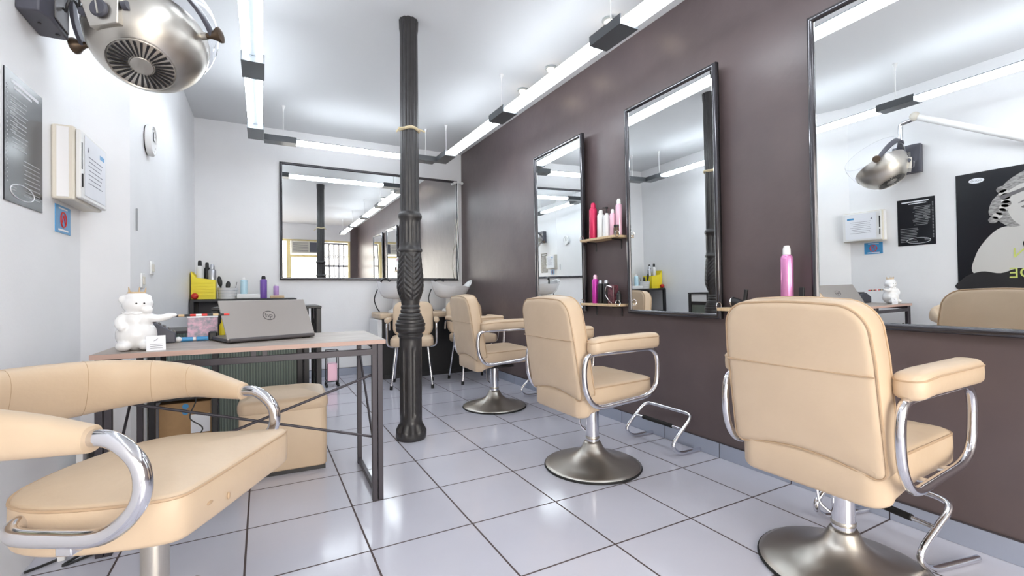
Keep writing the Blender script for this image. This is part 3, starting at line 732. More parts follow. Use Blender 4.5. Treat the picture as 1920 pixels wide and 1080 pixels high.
o = obj('tape_dispenser', bx(nb(), -.02, .02, -.03, .03, 0, .045), M['blackp'], bevel=.008); o.location = (-.222, 2.84, ZD); tag(o, 'small black stapler between the patterned box and the yellow bottle', 'stapler')
# ------------------------------------------------------------------ black shelving unit with ribbed panels behind the desk
t = thing('shelving_unit', 'low black-framed shelving unit with dark green ribbed panels behind the desk', 'shelf unit', (-.13, 3.97, 0))
for x, h in ((-.50, .785), (-.155, .93), (.37, .93), (.415, .93), (.50, .93)):
    for y in (-.20, .20):
        bm = nb(); bx(bm, x-.0175, x+.0175, y-.0175, y+.0175, 0, h); obj('post', bm, M['black'], t, bevel=.003)
bm = nb(); bx(bm, .4825, .5175, -.10, -.065, 0, .93); obj('post', bm, M['black'], t, bevel=.003)
bm = nb(); bx(bm, -.52, -.175, -.22, .22, .784, .80); obj('shelf', bm, M['black'], t, bevel=.003)
bm = nb(); bx(bm, -.175, .52, -.22, .22, .93, .948); obj('shelf', bm, M['black'], t, bevel=.003)
bm = nb(); bx(bm, -.137, .352, -.21, -.19, .80, .84); obj('front_rail', bm, M['black'], t, bevel=.003)
bm = nb(); bx(bm, .49, .512, -.18, .18, .80, .84); obj('end_rail', bm, M['black'], t, bevel=.003)
bm = nb(); bx(bm, -.50, -.155, -.18, .18, .335, .35); obj('shelf', bm, M['black'], t, bevel=.003)
bm = nb(); bx(bm, -.13, .35, -.205, -.199, .05, .80); obj('ribbed_panel', bm, M['ribdark'], t, smooth=False, label='dark green ribbed panel')
bm = nb(); bx(bm, -.48, -.175, .17, .176, .36, .775); obj('ribbed_panel', bm, M['riblight'], t, smooth=False, label='pale green ribbed panel')
bm = nb(); bx(bm, .497, .503, -.18, .18, .05, .80); obj('ribbed_panel', bm, M['ribdark'], t, smooth=False, label='dark green ribbed end panel')
bm = nb(); bx(bm, .497, .503, -.18, .18, .84, .93); obj('white_panel', bm, M['white'], t, smooth=False, label='white strip panel')
# cardboard box with blue sticker
t = thing('cardboard_box', 'brown cardboard box with round blue stickers in the lower bay of the shelving', 'box', (-.46, 3.96, 0))
bm = nb(); bx(bm, -.145, .145, -.13, .12, 0, .31); obj('carton', bm, M['card'], t, bevel=.003)
for z in (.245, .285): o = obj('sticker', cyl(nb(), (.0, -.1305, z), (.0, -.132, z), .018, 24), M['blue'], t, label='round blue sticker')
bm = nb(); bx(bm, .03, .14, -.133, -.131, .10, .225); obj('shipping_label', bm, M['paper'], t, smooth=False, label='white paper label')
# tangle of cables on the upper shelf
for i, lb in enumerate(['white coiled cable heaped on the shelf under the desk', 'thin black cable hanging from the shelf in front of the cardboard box']):
    bm = nb()
    if i == 0:
        pts = [(random.uniform(-.09, .09), random.uniform(-.05, .05), random.uniform(.01, .1)*(1-abs(k-11)/14)+.008) for k in range(22)]
        sweep(bm, catmull(pts, 6), .006, 7); o = obj('coiled_cable', bm, M['white']); o.location = (-.42, 3.92, .351)
    else:
        sweep(bm, catmull([(0, .03, .006), (.01, -.02, -.02), (-.02, -.03, -.12), (.05, -.04, -.20), (-.05, -.04, -.30)], 8), .004, 6); o = obj('hanging_cable', bm, M['blackp']); o.location = (-.40, 3.73, .352)
    tag(o, lb, 'cable')
# white/black stack at the far left under the desk: folded towels / magazines stand
for i, (x, c, lb) in enumerate([(-.735, 'white', 'upright white folder, leftmost of those under the desk'), (-.70, 'blackp', 'upright black folder against the left wall under the desk'), (-.665, 'pinkred', 'upright dark red folder under the desk')]):
    o = obj('folder', bx(nb(), -.012, .012, -.15, .15, 0, .32), M[c], bevel=.002); o.location = (x, 3.02-.02*i if i else 2.96, 0); tag(o, lb, 'folder', 'folders standing under the desk')

# ------------------------------------------------------------------ ottoman
t = thing('ottoman', 'cream vinyl cube ottoman on the floor behind the desk', 'ottoman', (.115, 3.19, 0), math.radians(-2))
ol = rrect(.46, .40, .035, 6, 6)
def of(u, v, w): return V((u, v, .205+w))
a = obj('body', pillow(nb(), ol, .37, .02, 0, 0, of), M['cream'], t, angle=1.3)
ol2 = rrect(.475, .415, .045, 6, 6)
obj('cushion_lid', pillow(nb(), ol2, .09, .035, .035, 0, lambda u, v, w: V((u, v, .395+w))), M['cream'], t, angle=1.3)
bm = nb(); bx(bm, -.22, .22, -.19, .19, 0, .022); obj('plinth', bm, M['black'], t)

# ------------------------------------------------------------------ cables and bits on the floor, lower left
o = obj('floor_cable', sweep(nb(), catmull([(-.79, 2.42, .006), (-.72, 2.47, .006), (-.64, 2.50, .03), (-.63, 2.46, .02), (-.68, 2.41, .006), (-.60, 2.46, .006), (-.50, 2.56, .006), (-.42, 2.68, .05), (-.40, 2.75, .12)], 8), .005, 7), M['blackp']); tag(o, 'black cable looping over the floor by the left wall', 'cable')
t = thing('cable_clip', 'small white plug on the black floor cable beside the left wall', 'plug', (-.70, 2.475, 0)); bm = nb(); bx(bm, -.012, .012, -.012, .012, 0, .05); obj('shell', bm, M['white'], t, bevel=.003); obj('prong', cyl(nb(), (0, 0, .05), (0, 0, .065), .003, 8), M['chrome'], t)

# ------------------------------------------------------------------ things on the left wall
def WL(y, z, d=0): return (XL+d, y, z)
# price list poster
t = thing('price_list_poster', 'tall glossy black price list poster on the left wall beside the beige box', 'poster', (XL, 2.452, 1.622))
bm = nb(); bx(bm, .0, .004, -.16, .16, -.237, .237); obj('sheet', bm, M['pblack'], t, smooth=False)
bm = nb(); random.seed(3)
def line(bm, y0, y1, z, h=.004, d=.0046): bx(bm, .004, d, y0, y1, z-h/2, z+h/2)
for k in range(22):
    z = .15-.0165*k
    if k == 12: continue
    line(bm, -.02+.02*random.random(), .135, z) if k > 11 else line(bm, -.135+.05*random.random(), .0+.03*random.random(), z)
for k in range(24):
    line(bm, -.147, -.137, .18-.015*k, .006)
for k in range(10): line(bm, -.12, -.06-.02*random.random(), .14-.0165*k if k < 8 else -.1-.01*k)
obj('printed_lines', bm, M['pgrey'], t, smooth=False)
bm = nb(); line(bm, -.11, .12, .205, .012); line(bm, -.09, .06, .186, .008); obj('heading', bm, M['paper'], t, smooth=False)
bm = nb(); pts = [(.0048, -.10+.1*math.cos(a)*1.0+.08, -.19+.028*math.sin(a)) for a in [2*PI*k/28 for k in range(28)]]; sweep(bm, pts, .0018, 5, closed=True); obj('oval_mark', bm, M['paper'], t)
# electrical cabinet
t = thing('fuse_box', 'beige plastic fuse box on the left wall with a paper notice on its door', 'fuse box', (XL, 2.90, 1.625))
bm = nb(); bx(bm, 0, .078, -.19, .205, -.16, .165); obj('housing', bm, M['offw'], t, bevel=.008)
bm = nb(); bx(bm, .0785, .098, -.185, .20, -.150, .155); obj('door', bm, M['white'], t, bevel=.006)
bm = nb(); bx(bm, .099, .100, -.14, .17, -.13, .14); n_ = obj('notice_sheet', bm, M['paper'], t, smooth=False, label='white paper notice')
bm = nb()
for k in range(7): bx(bm, .1002, .1006, -.09+.01*(k % 2), .12-.015*(k % 3), .055-.02*k-.0015, .055-.02*k+.0015)
slab(bm, [(.1002, -.105, .075), (.1002, -.095, .098), (.1002, -.085, .075)], (.0005, 0, 0)); obj('print', bm, M['ink'], n_, smooth=False)
bm = nb(); bx(bm, .1002, .1006, .08, .15, .085, .105); obj('blue_stamp', bm, M['blue'], n_, smooth=False, label='small blue stamp')
bm = nb(); bx(bm, .079, .0995, -.178, -.165, -.02, .10); bx(bm, .0985, .103, -.178, -.168, -.1, -.04); obj('latch', bm, M['blackp'], t, bevel=.002)
bm = nb(); bx(bm, .02, .06, -.195, -.19, -.15, .155); obj('side_groove', bm, M['wall'], t, smooth=False)
# blue card
t = thing('blue_card', 'small blue card with a red emblem stuck under the fuse box', 'card', (XL, 2.845, 1.388))
bm = nb(); bx(bm, 0, .003, -.09, .09, -.062, .062); obj('sheet', bm, M['blue'], t, smooth=False)
bm = nb(); sweep(bm, [(.0032, .034*math.cos(a), .034*math.sin(a)) for a in [2*PI*k/24 for k in range(24)]], .004, 6, closed=True); sweep(bm, [(.0032, -.02, -.018), (.0032, 0, .02), (.0032, .02, -.018)], .003, 6); obj('emblem', bm, M['red'], t, label='round red emblem')
bm = nb(); bx(bm, .0031, .0036, -.06, .06, -.052, -.044); bx(bm, .0031, .0036, -.055, .05, .046, .053); obj('print', bm, M['paper'], t, smooth=False)
# clock on the pier
t = thing('wall_clock', 'round white wall clock seen edge-on on the left pier', 'clock', (XP, 3.78, 2.045))
obj('case', lathe(nb(), [(.0, .006), (.098, .006), (.102, .014), (.102, .030), (.096, .040), (.088, .041), (.085, .034), (0, .034)], 40, axis=(1, 0, 0)), [M['white']], t)
obj('rear_shell', lathe(nb(), [(.0, -.0), (.094, .0), (.098, .008), (.094, .014)], 40, axis=(1, 0, 0)), M['blackp'], t)
bm = nb(); box(bm, (.0365, .0, .028), (.003, .004, .056)); box(bm, (.0375, .02, -.0), (.003, .042, .004)); obj('hands', bm, M['black'], t)
bm = nb()
for k in range(12): a = 2*PI*k/12; box(bm, (.0352, .072*math.cos(a), .072*math.sin(a)), (.002, .004, .004))
obj('hour_marks', bm, M['black'], t)
# big portrait poster (behind the left edge of the view; seen in the nearest mirror)
t = thing('portrait_poster', 'large black and white portrait poster on the left wall, visible only in the nearest mirror', 'poster', (XL+.001, 1.71, 1.46))
PH, PW = 1.10, .84     # local y from +PW/2 (far) to -PW/2
bm = nb(); bx(bm, 0, .004, -PW/2, PW/2, -PH/2, PH/2); obj('sheet', bm, M['pblack'], t, smooth=False)
def art(name, pts, m, d, sh=-.08):
    if name == 'shoulder' or name == 'dark_lace': sh = 0
    if name == 'collar': pts = [(y, z-.09) for y, z in pts]
    pts = [(max(y+sh, -PW/2+.002), z) for y, z in pts]
    bm = nb(); slab(bm, [(.004+d*.0005, y, z) for y, z in pts], (.0004, 0, 0)); obj(name, bm, m, t, smooth=False)
def sm(pts, n=5): return [(p.x, p.y) for p in catmull([(a, b, 0) for a, b in pts], n, True)]
art('shoulder', sm([(.30, -.38), (.29, -.22), (.22, -.08), (.12, .02), (.02, .02), (-.10, -.06), (-.2, -.25), (-.2, -.40), (.05, -.43)]), M['skin'], 1)
art('neck', sm([(.10, .06), (.08, -.06), (-.02, -.12), (-.08, -.02), (-.06, .10)]), M['skin'], 2)
art('hair', sm([(.22, .10), (.27, .16), (.25, .26), (.20, .33), (.15, .42), (.02, .50), (-.15, .52), (-.28, .45), (-.30, .30), (-.2, .15), (0, .06), (.12, .02)]), M['hair'], 3)
art('face', sm([(.145, .33), (.15, .20), (.11, .08), (.02, -.01), (-.06, -.06), (-.14, -.02), (-.19, .10), (-.20, .25), (-.15, .36), (0, .40)]), M['skin'], 4)
for k in range(9):
    a = k/8; y = .24-.05*a-.06*math.sin(a*3); z = .10+.26*a
    art('hair_curl', sm([(y+.035*math.cos(b), z+.03*math.sin(b)) for b in [2*PI*j/8 for j in range(8)]], 3), M['skin'] if k % 2 else M['hair'], 5)
art('headband', [(.20, .30), (.18, .27), (.02, .33), (-.16, .385), (-.28, .375), (-.28, .40), (-.14, .412), (.02, .36)], M['midg'], 6)
art('eye', sm([(.06, .185), (.02, .205), (-.03, .20), (-.05, .185), (0, .17)]), M['midg'], 6); art('eye', sm([(-.12, .185), (-.15, .20), (-.185, .19), (-.15, .175)]), M['midg'], 6)
art('eyebrow', sm([(.08, .22), (.03, .25), (-.03, .245), (.02, .238)]), M['midg'], 6)
art('nose', sm([(-.06, .10), (-.09, .14), (-.11, .09), (-.085, .075)]), M['hair'], 6)
art('lips', sm([(-.02, .03), (-.06, .048), (-.10, .045), (-.13, .03), (-.08, .008)]), M['midg'], 6)
art('collar', sm([(.05, -.02), (-.02, .0), (-.12, -.03), (-.16, -.12), (-.10, -.22), (-.0, -.16), (.04, -.10)]), M['pblack'], 6)
art('dark_lace', sm([(.38, -.42), (.25, -.36), (.12, -.38), (0, -.34), (-.15, -.36), (-.3, -.34), (-.40, -.38), (-.40, -.53), (.38, -.53)]), M['black'], 6)
bm = nb(); slab(bm, [(.0045, .27+.055*math.cos(a), .475+.024*math.sin(a)) for a in [2*PI*k/24 for k in range(24)]], (.0006, 0, 0)); obj('oval_badge', bm, M['paper'], t, smooth=False)
bm = nb()
for k in range(4): sweep(bm, [(.0053, .27-.03+.02*k+.007*math.cos(a), .475+.008*math.sin(a)) for a in [2*PI*j/10 for j in range(10)]], .0012, 4, closed=True)
obj('badge_marks', bm, M['black'], t)
mt = lambda y, z: basis(V((0, 1, 0)), V((0, 0, 1)), V((1, 0, 0)), V((.0078, y, z)))
text_mesh('lettering', 'IN', .12, M['limeprint'], mt(-.02, -.21), t, .0004)
text_mesh('lettering', 'UDE', .13, M['limeprint'], mt(-.06, -.385), t, .0004)

# ------------------------------------------------------------------ hood dryer on its wall arm
def make_hood():
    c0 = V((-.435, 2.56, 2.165))
    t = thing('hood_dryer', 'steel salon hood dryer with clear visor on a wall arm above the desk, top left', 'hair dryer', c0)
    u = V((.519, -.28, -.06)).normalized()
    tc = (V((0, 0, CAMH))-c0).normalized()
    a = (.70*tc+.71*(-.26*rt-.96*up)).normalized(); u = (u-a*u.dot(a)).normalized(); v = a.cross(u).normalized()
    if v.z < 0: v = -v
    q = V((0, 0, 1)).rotation_difference(a)
    prof = [(0, .175), (.122, .171), (.130, .165), (.160, .142), (.188, .110), (.208, .070), (.219, .03), (.222, 0), (.222, -.03), (.214, -.03), (.210, .03), (.18, .10), (.12, .15), (0, .155)]
    obj('bowl', lathe(nb(), prof, 64, axis=a), M['steel'], t, angle=.9)
    # round vent grille with radial slots
    bm = nb(); lathe(bm, [(.117, .172), (.121, .176), (.125, .173)], 48, axis=a, close=False); g = obj('vent_ring', bm, M['steel'], t)
    bm = nb(); N = 30
    for k in range(N):
        th = 2*PI*k/N; d = u*math.cos(th)+v*math.sin(th); s = a.cross(d)
        p0, p1 = a*.1762+d*.046, a*.1735+d*.113
        slab(bm, [p0-s*.0022, p0+s*.0022, p1+s*.0048, p1-s*.0048], a*.0015)
    obj('vent_slots', bm, M['black'], t, smooth=False)
    lathe_b = lathe(nb(), [(0, .179), (.04, .178), (.042, .175)], 32, axis=a); obj('vent_hub', lathe_b, M['steel'], t)
    # clear visor behind the rim
    vp = [(.224, .02), (.238, -.02), (.250, -.08), (.252, -.13), (.242, -.18), (.239, -.18), (.248, -.13), (.246, -.08), (.234, -.02), (.222, .0)]
    obj('visor', lathe(nb(), vp, 64, axis=a, close=False), M['clear'], t)
    # knobs
    for s in (-1, 1):
        bm = nb(); d = u*s
        o_ = d*.228
        lathe(bm, [(.016, -.01), (.016, .012)], 20, origin=o_, axis=d); obj('pivot_collar', bm, M['steel'], t)
        bm = nb(); lathe(bm, [(.012, .012), (.014, .03), (.024, .05), (.033, .062), (.033, .072), (.022, .076), (0, .077)], 24, origin=o_, axis=d); obj('knob', bm, M['brownbrass'], t)
    # yoke: half ring from knob to knob over the top
    apex = V((-.50, 2.40, 2.44))-c0
    ydir = (apex-u*apex.dot(u)).normalized()
    pts = []
    for k in range(25):
        th = PI*k/24; pts.append(u*(.262*math.cos(th))+ydir*(.285*math.sin(th)))
    bm = nb(); rings = []; nrm = u.cross(ydir).normalized()
    for k, p in enumerate(pts):
        th = PI*k/24; rad = (u*math.cos(th)+ydir*math.sin(th)).normalized(); wd = .016+.012*math.sin(th)
        rings.append([bm.verts.new(p+rad*x+nrm*y) for x, y in ((-.008, -wd), (.006, -wd), (.010, 0), (.006, wd), (-.008, wd))])
    for A, B in zip(rings, rings[1:]):
        for k in range(5): bm.faces.new((A[k], A[(k+1) % 5], B[(k+1) % 5], B[k]))
    bm.faces.new(rings[0][::-1]); bm.faces.new(rings[-1]); obj('yoke', bm, M['darkgrey'], t, bevel=.002)
    # control panel with dial, on the upper side of the bowl
    d = (v*.86+a*.50-u*.12).normalized(); pc = v*.178+a*.098-u*.035
    ux = (u-d*u.dot(d)).normalized(); uy = d.cross(ux)
    if uy.dot(v) < 0 and uy.z < 0: uy = -uy; ux = uy.cross(d)
    R = Matrix((ux, uy, d)).transposed()
    bm = nb(); slab(bm, [pc+ux*x+uy*y-d*.02 for x, y in ((-.075, .055), (.075, .055), (.055, -.055), (-.055, -.055))], d*.045); cp_ = obj('control_panel', bm, M['steel'], t, bevel=.004)
    bm = nb(); lathe(bm, [(0, .026), (.032, .026), (.034, .036), (.028, .042), (0, .042)], 28, origin=pc+uy*.005, axis=d); obj('dial', bm, M['darkgrey'], cp_)
    bm = nb(); box(bm, pc+uy*.005+d*.043, (.006, .05, .003), R); obj('dial_pointer', bm, M['steel'], cp_)
    for s in (-1, 1): bm = nb(); cyl(bm, pc+ux*s*.072+uy*.02, pc+ux*s*.092+uy*.02, .018, 16); obj('side_knob', bm, M['darkgrey'], cp_)
    # vertical post, elbow and arm to the wall (out of direct view, seen in the mirror)
    top = ydir*.285; el = V((-.50, 2.30, 2.60))-c0; wl = V((XL+.02, 1.46, 2.11))-c0
    obj('post', sweep(nb(), rounded([top, V((top.x, top.y, el.z-.03)), el+V((0, -.03, -.02))], .03), .020, 16), M['chrome'], t)
    obj('arm', cyl(nb(), el, wl, .030, 20), M['white'], t)
    obj('elbow_cap', ball(nb(), el, .042), M['offw'], t)
    bm = nb(); box(bm, wl, (.04, .12, .16)); obj('wall_plate', bm, M['offw'], t, bevel=.008)
    p0 = V((-.70, 2.50, 2.20))-c0
    cc = []
    q0, q1 = top+V((0, 0, -.03)), p0
    for k in range(60):
        s = k/59; b = q0.lerp(q1, s); r_ = .035*math.sin(s*PI)**.5; cc.append(b+V((0, math.cos(s*PI*8)*r_, math.sin(s*PI*8)*r_-.04*math.sin(s*PI))))
    obj('coiled_lead', sweep(nb(), cc, .005, 6), M['black'], t)
make_hood()
t = thing('wall_transformer_box', 'dark grey box bracket on the left wall behind the hood dryer, top left corner', 'bracket box', (XL, 2.50, 2.22))
bm = nb(); slab(bm, [(0, -.12, -.11), (.07, -.135, -.11), (.09, -.08, -.11), (.09, .10, -.11), (0, .10, -.11)], (0, 0, .28)); obj('housing', bm, M['darkgrey'], t, bevel=.006)
bm = nb(); bx(bm, .090, .096, -.06, .085, -.09, .10); obj('front_cover', bm, M['midg'], t, bevel=.004)
bm = nb(); cyl(bm, (.04, -.03, -.111), (.04, -.03, -.114), .006, 10); cyl(bm, (.07, .05, -.111), (.07, .05, -.114), .008, 10); obj('screws', bm, M['black'], t)

# ------------------------------------------------------------------ shelves between the mirrors and their bottles
def wall_shelf(label, y0, y1, z):
    t = thing('wall_shelf', label, 'shelf', (XR, (y0+y1)/2, z), 0, 'pale wooden shelves on the brown wall'); h = (y1-y0)/2
    bm = nb(); bx(bm, -.125, 0, -h, h, -.02, 0); obj('board', bm, M['wood'], t, bevel=.003)
    for s in (-1, 1):
        obj('bracket', sweep(nb(), rounded([(-.003, s*h*.7, -.10), (-.003, s*h*.7, -.026), (-.10, s*h*.7, -.026)], .02), .005, 8), M['black'], t)
        obj('ring_holder', sweep(nb(), [(-.105+.022*math.cos(2*PI*k/20), s*(h-.0)+.0, .008+.022*math.sin(2*PI*k/20)) for k in range(20)], .0028, 6, closed=True), M['chrome'], t)
wall_shelf('upper pale wooden shelf holding pink and white bottles', 2.765, 3.215, 1.475)
wall_shelf('lower pale wooden shelf holding a magenta can and dark bottles', 2.765, 3.215, .94)
wall_shelf('pale wooden shelf behind the nearest salon chair, with one tall pink can', 1.385, 1.865, .94)
def bottle(name, label, kind, y, z, h, r, m, capm=None, x=2.43, group=None, cat='bottle'):
    t = thing(name, label, cat, (x, y, z), 0, group)
    ch_ = .13*h
    if kind == 'can':
        obj('body', lathe(nb(), [(0, 0), (r*.92, 0), (r, .006), (r, h*.80), (r*.86, h*.84), (r*.6, h*.86), (0, h*.86)], 24), m, t)
        obj('cap', lathe(nb(), [(r*.62, h*.855), (r*.60, h*.95), (r*.42, h), (0, h)], 24), capm or m, t)
    elif kind == 'flat':
        obj('body', pillow(nb(), rrect(r*2, r*1.3, r*.5, 5, 2), h*.84, .006, 0, 0, lambda a, b, w_: V((b, a, h*.42+w_))), m, t)
        obj('cap', lathe(nb(), [(r*.5, h*.84), (r*.5, h), (0, h)], 20), capm or m, t)
    elif kind == 'pump':
        obj('body', lathe(nb(), [(0, 0), (r, 0), (r, h*.66), (r*.45, h*.73), (r*.42, h*.77), (0, h*.77)], 24), m, t)
        bm = nb(); cyl(bm, (0, 0, h*.77), (0, 0, h*.93), r*.18, 10); ball(bm, (0, 0, h*.95), (r*.5, r*.35, r*.3)); cyl(bm, (0, 0, h*.95), (-r*.3, r*1.2, h*.97), r*.15, 8); obj('pump', bm, M['blackp'], t)
    return t
bottle('spray_can', 'tall pink-red spray can, leftmost on the upper shelf', 'can', 3.095, 1.475, .30, .033, M['pinkred'], M['pinkred'])
bottle('shampoo_bottle', 'white cylindrical bottle beside the pink-red can on the upper shelf', 'can', 2.995, 1.475, .225, .030, M['white'])
bottle('pump_bottle', 'white bottle with black pump in the middle of the upper shelf', 'pump', 2.922, 1.475, .245, .030, M['white'])
bottle('shampoo_bottle', 'pale pink slim bottle left of the tallest pale pink can on the upper shelf', 'can', 2.852, 1.475, .21, .022, M['pink'], M['white'])
bottle('spray_can', 'tallest pale pink spray can at the right of the upper shelf', 'can', 2.80, 1.475, .285, .026, M['pink'], M['white'], x=2.45)
t = thing('small_jar', 'small dark brown jar at the right end of the upper shelf', 'jar', (2.44, 2.785, 1.475)); t.location = (2.415, 2.79, 1.475)
obj('glass_body', lathe(nb(), [(0, 0), (.02, 0), (.021, .05), (.018, .06), (0, .06)], 20), M['brownbrass'], t); obj('lid', lathe(nb(), [(.021, .06), (.021, .078), (0, .078)], 20), M['blackp'], t)
bottle('spray_can', 'slim magenta spray can with pink cap on the lower shelf', 'can', 3.075, .94, .235, .026, M['magenta'], M['pink'])
bottle('dark_bottle', 'dark patterned bottle with silver cap on the lower shelf, nearer the magenta can', 'can', 3.005, .94, .19, .026, M['blackp'], M['silver'])
bottle('dark_bottle', 'dark patterned bottle with silver cap on the lower shelf, second from the magenta can', 'can', 2.935, .94, .19, .026, M['blackp'], M['silver'])
t = thing('hair_clipper', 'black and maroon hair clipper box with a looped cord on the lower shelf', 'hair clipper', (2.43, 2.853, .94))
mm = mat('maroon_black', srgb(60, 36, 42), .3, noise=(40, srgb(120, 70, 80))); bm = nb(); bx(bm, -.03, .03, -.035, .035, 0, .15); obj('case', bm, mm, t, bevel=.01, seg=3)
obj('cord', sweep(nb(), catmull([(-.03, -.02, .13), (-.045, .02, .14), (-.05, .035, .08), (-.045, .0, .03), (-.05, -.035, .01), (-.04, -.03, .0065)], 8), .0035, 6), M['chrome'], t)
bottle('dark_bottle', 'short black bottle at the right end of the lower shelf', 'can', 2.785, .94, .10, .018, M['blackp'])
bottle('spray_can', 'tall pink can standing alone behind the back of the nearest salon chair', 'can', 1.47, .94, .335, .030, M['rose'], M['white'])
t = thing('hair_dryer', 'small black hairdryer with chrome ring hanging by the nearest salon chair top', 'hair dryer', (2.43, 1.74, .94))
bm = nb(); cyl(bm, (0, -.02, .02), (0, .05, .035), .022, 16, r2=.028); obj('barrel', bm, M['blackp'], t); bm = nb(); cyl(bm, (0, -.02, .0), (0, -.035, .105), .011, 12); obj('handle', bm, M['blackp'], t)
obj('chrome_ring', sweep(nb(), [(0, .055+.005*math.sin(2*PI*k/20), .035+.028*math.sin(2*PI*k/20)) if 0 else (.028*math.cos(2*PI*k/20), .05, .035+.028*math.sin(2*PI*k/20)) for k in range(20)], .003, 6, closed=True), M['chrome'], t)
o = obj('comb', bx(nb(), -.006, .006, -.012, .012, 0, .115), M['blackp'], bevel=.002); o.location = (2.44, 1.40, .94); tag(o, 'narrow black comb upright beside the frame of the nearest mirror', 'comb')

# ------------------------------------------------------------------ back wash station
t = thing('wash_cabinet', 'low black wash station cabinet with cream ledge along the back wall', 'cabinet', (1.86, 5.85, 0))
bm = nb(); bx(bm, -.60, .62, -.22, .24, 0, .72); obj('body', bm, M['blackp'], t, bevel=.004)
bm = nb(); bx(bm, -.64, .62, -.26, .24, .72, .79); obj('ledge', bm, M['cream'], t, bevel=.02, seg=4)
bm = nb(); bx(bm, -.66, -.605, -.22, .24, .42, .715); obj('side_panel', bm, M['white'], t, bevel=.006)
obj('plinth', bx(nb(), -.58, .60, -.225, -.215, 0, .05), M['black'], t)
def make_basin():
    t = thing('wash_basin', 'x', 'wash basin', (0, 0, 0), 0, 'white ceramic shampoo basins')
    bm = nb(); N = 48; rings = []
    def P(th, s, inner):
        a, b = .27, .22
        rim = .165+.03*math.cos(2*th)+.02*math.cos(th)-.05*math.exp(-((abs(th)-.75)/.3)**2)+.03*math.exp(-((abs(th)-PI)/.9)**2)
        R = s; z = rim*(s**5) if not inner else .02+(rim-.02)*(s**6)
        k = 1 if not inner else .94
        return V((a*R*k*math.cos(th)*(1+.12*math.cos(th)*s), b*R*k*math.sin(th), z))
    for s, inn in [(.25, 0), (.45, 0), (.62, 0), (.76, 0), (.88, 0), (.96, 0), (1.0, 0), (1.02, 0), (1.0, 1), (.93, 1), (.82, 1), (.66, 1), (.45, 1), (.2, 1)]:
        rings.append([bm.verts.new(P(-PI+2*PI*k/N, s, inn)) for k in range(N)])
    for A, B in zip(rings, rings[1:]):
        for k in range(N): bm.faces.new((A[k], A[(k+1) % N], B[(k+1) % N], B[k]))
    bm.faces.new(rings[0][::-1]); bm.faces.new(rings[-1])
    obj('bowl', bm, M['ceram'], t, angle=1.4)
    obj('pedestal', lathe(nb(), [(.10, -.17), (.10, -.15), (.05, -.12), (.05, .01), (0, .01)], 24), M['white'], t)
    obj('faucet', sweep(nb(), catmull([(-.16, .13, .12), (-.16, .12, .22), (-.12, .05, .25), (-.08, 0, .22)], 8), .012, 10), M['blackp'], t)
    obj('hose', sweep(nb(), catmull([(-.2, .15, .12), (-.24, .14, .0), (-.22, .12, -.10), (-.18, .12, -.165)], 8), .007, 8), M['blackp'], t)
    return t
bs = make_basin(); bs.location = (2.17, 5.80, .96); bs['label'] = 'white shampoo basin at the back, right of the iron column by the brown wall'
dup(bs, (1.47, 5.80, .96), 0, 'white shampoo basin at the back, partly hidden behind the iron column')
def make_wash_chair():
    t = thing('wash_chair', 'x', 'armchair', (0, 0, 0), 0, 'cream armchairs with chrome legs at the wash station')
    for sx in (-1, 1):
        for sy in (-1, 1):
            a = V((sx*.17, sy*.16, .44)); b = V((sx*.215, sy*.215, .03))
            l = obj('leg', cyl(nb(), a, b, .0125, 10, r2=.010), M['chrome'], t); obj('rubber_foot', cyl(nb(), b+V((0, 0, .01)), V((sx*.218, sy*.218, 0)), .016, 10), M['rubber'], l)
        X = sx*.265
        obj('arm_tube', sweep(nb(), rounded([(X*.75, .12, .445), (X, .14, .46), (X, .19, .70), (X, -.20, .715), (X*1.0, -.22, .60)], .06, 5), .011, 10), M['chrome'], t)
        ao = rrect(.06, .30, .025, 5, 3); obj('arm_pad', pillow(nb(), ao, .05, .02, .004, 0, lambda u_, v_, w_, X=X: V((X+u_, v_, .735+w_))), M['cream'], t)
    s = obj('seat', pillow(nb(), rrect(.46, .44, .06, 6, 5), .10, .03, .02, 0, lambda u_, v_, w_: V((u_, v_+.01, .50+w_))), M['cream'], t, angle=1.3)
    obj('backrest', pillow(nb(), rrect(.46, .40, .10, 8, 4), .08, .03, .015, .01, lambda u_, v_, w_: V((u_, -.20-.22*(v_+.2)+w_, .73+v_))), M['cream'], t, angle=1.3)
    return t
wc = make_wash_chair(); wc.location = (1.48, 5.14, 0); wc.rotation_euler = (0, 0, PI-math.radians(18)); wc['label'] = 'cream armchair with thin chrome legs directly behind the iron column'
dup(wc, (2.185, 5.08, 0), PI, 'cream armchair with thin chrome legs behind the farthest salon chair, by the brown wall')

# ------------------------------------------------------------------ rear left cabinet with supplies
t = thing('supply_trolley', 'black metal supply cabinet against the back wall behind the laptop', 'trolley', (-.20, 5.90, 0))
for x in (-.43, .43):
    for y in (-.20, .20):
        bm = nb(); bx(bm, x-.02, x+.02, y-.02, y+.02, 0, .965); obj('post', bm, M['black'], t, bevel=.003)
for z in (.985, .62, .20): bm = nb(); bx(bm, -.45, .45, -.22, .22, z-.03, z); obj('shelf', bm, M['black'], t, bevel=.008)
obj('end_handle', sweep(nb(), rounded([(.44, -.18, .975), (.53, -.18, .975), (.53, .18, .975), (.44, .18, .975)], .05), .011, 10), M['black'], t)
bm = nb(); bx(bm, -.43, .43, .195, .2, .1, .95); obj('back_panel', bm, M['darkgrey'], t, smooth=False)
ZS = .986
t = thing('file_bin', 'yellow plastic magazine bin on the rear cabinet', 'bin', (-.54, 5.860, ZS))
bm = nb(); h1, h2 = .285, .20
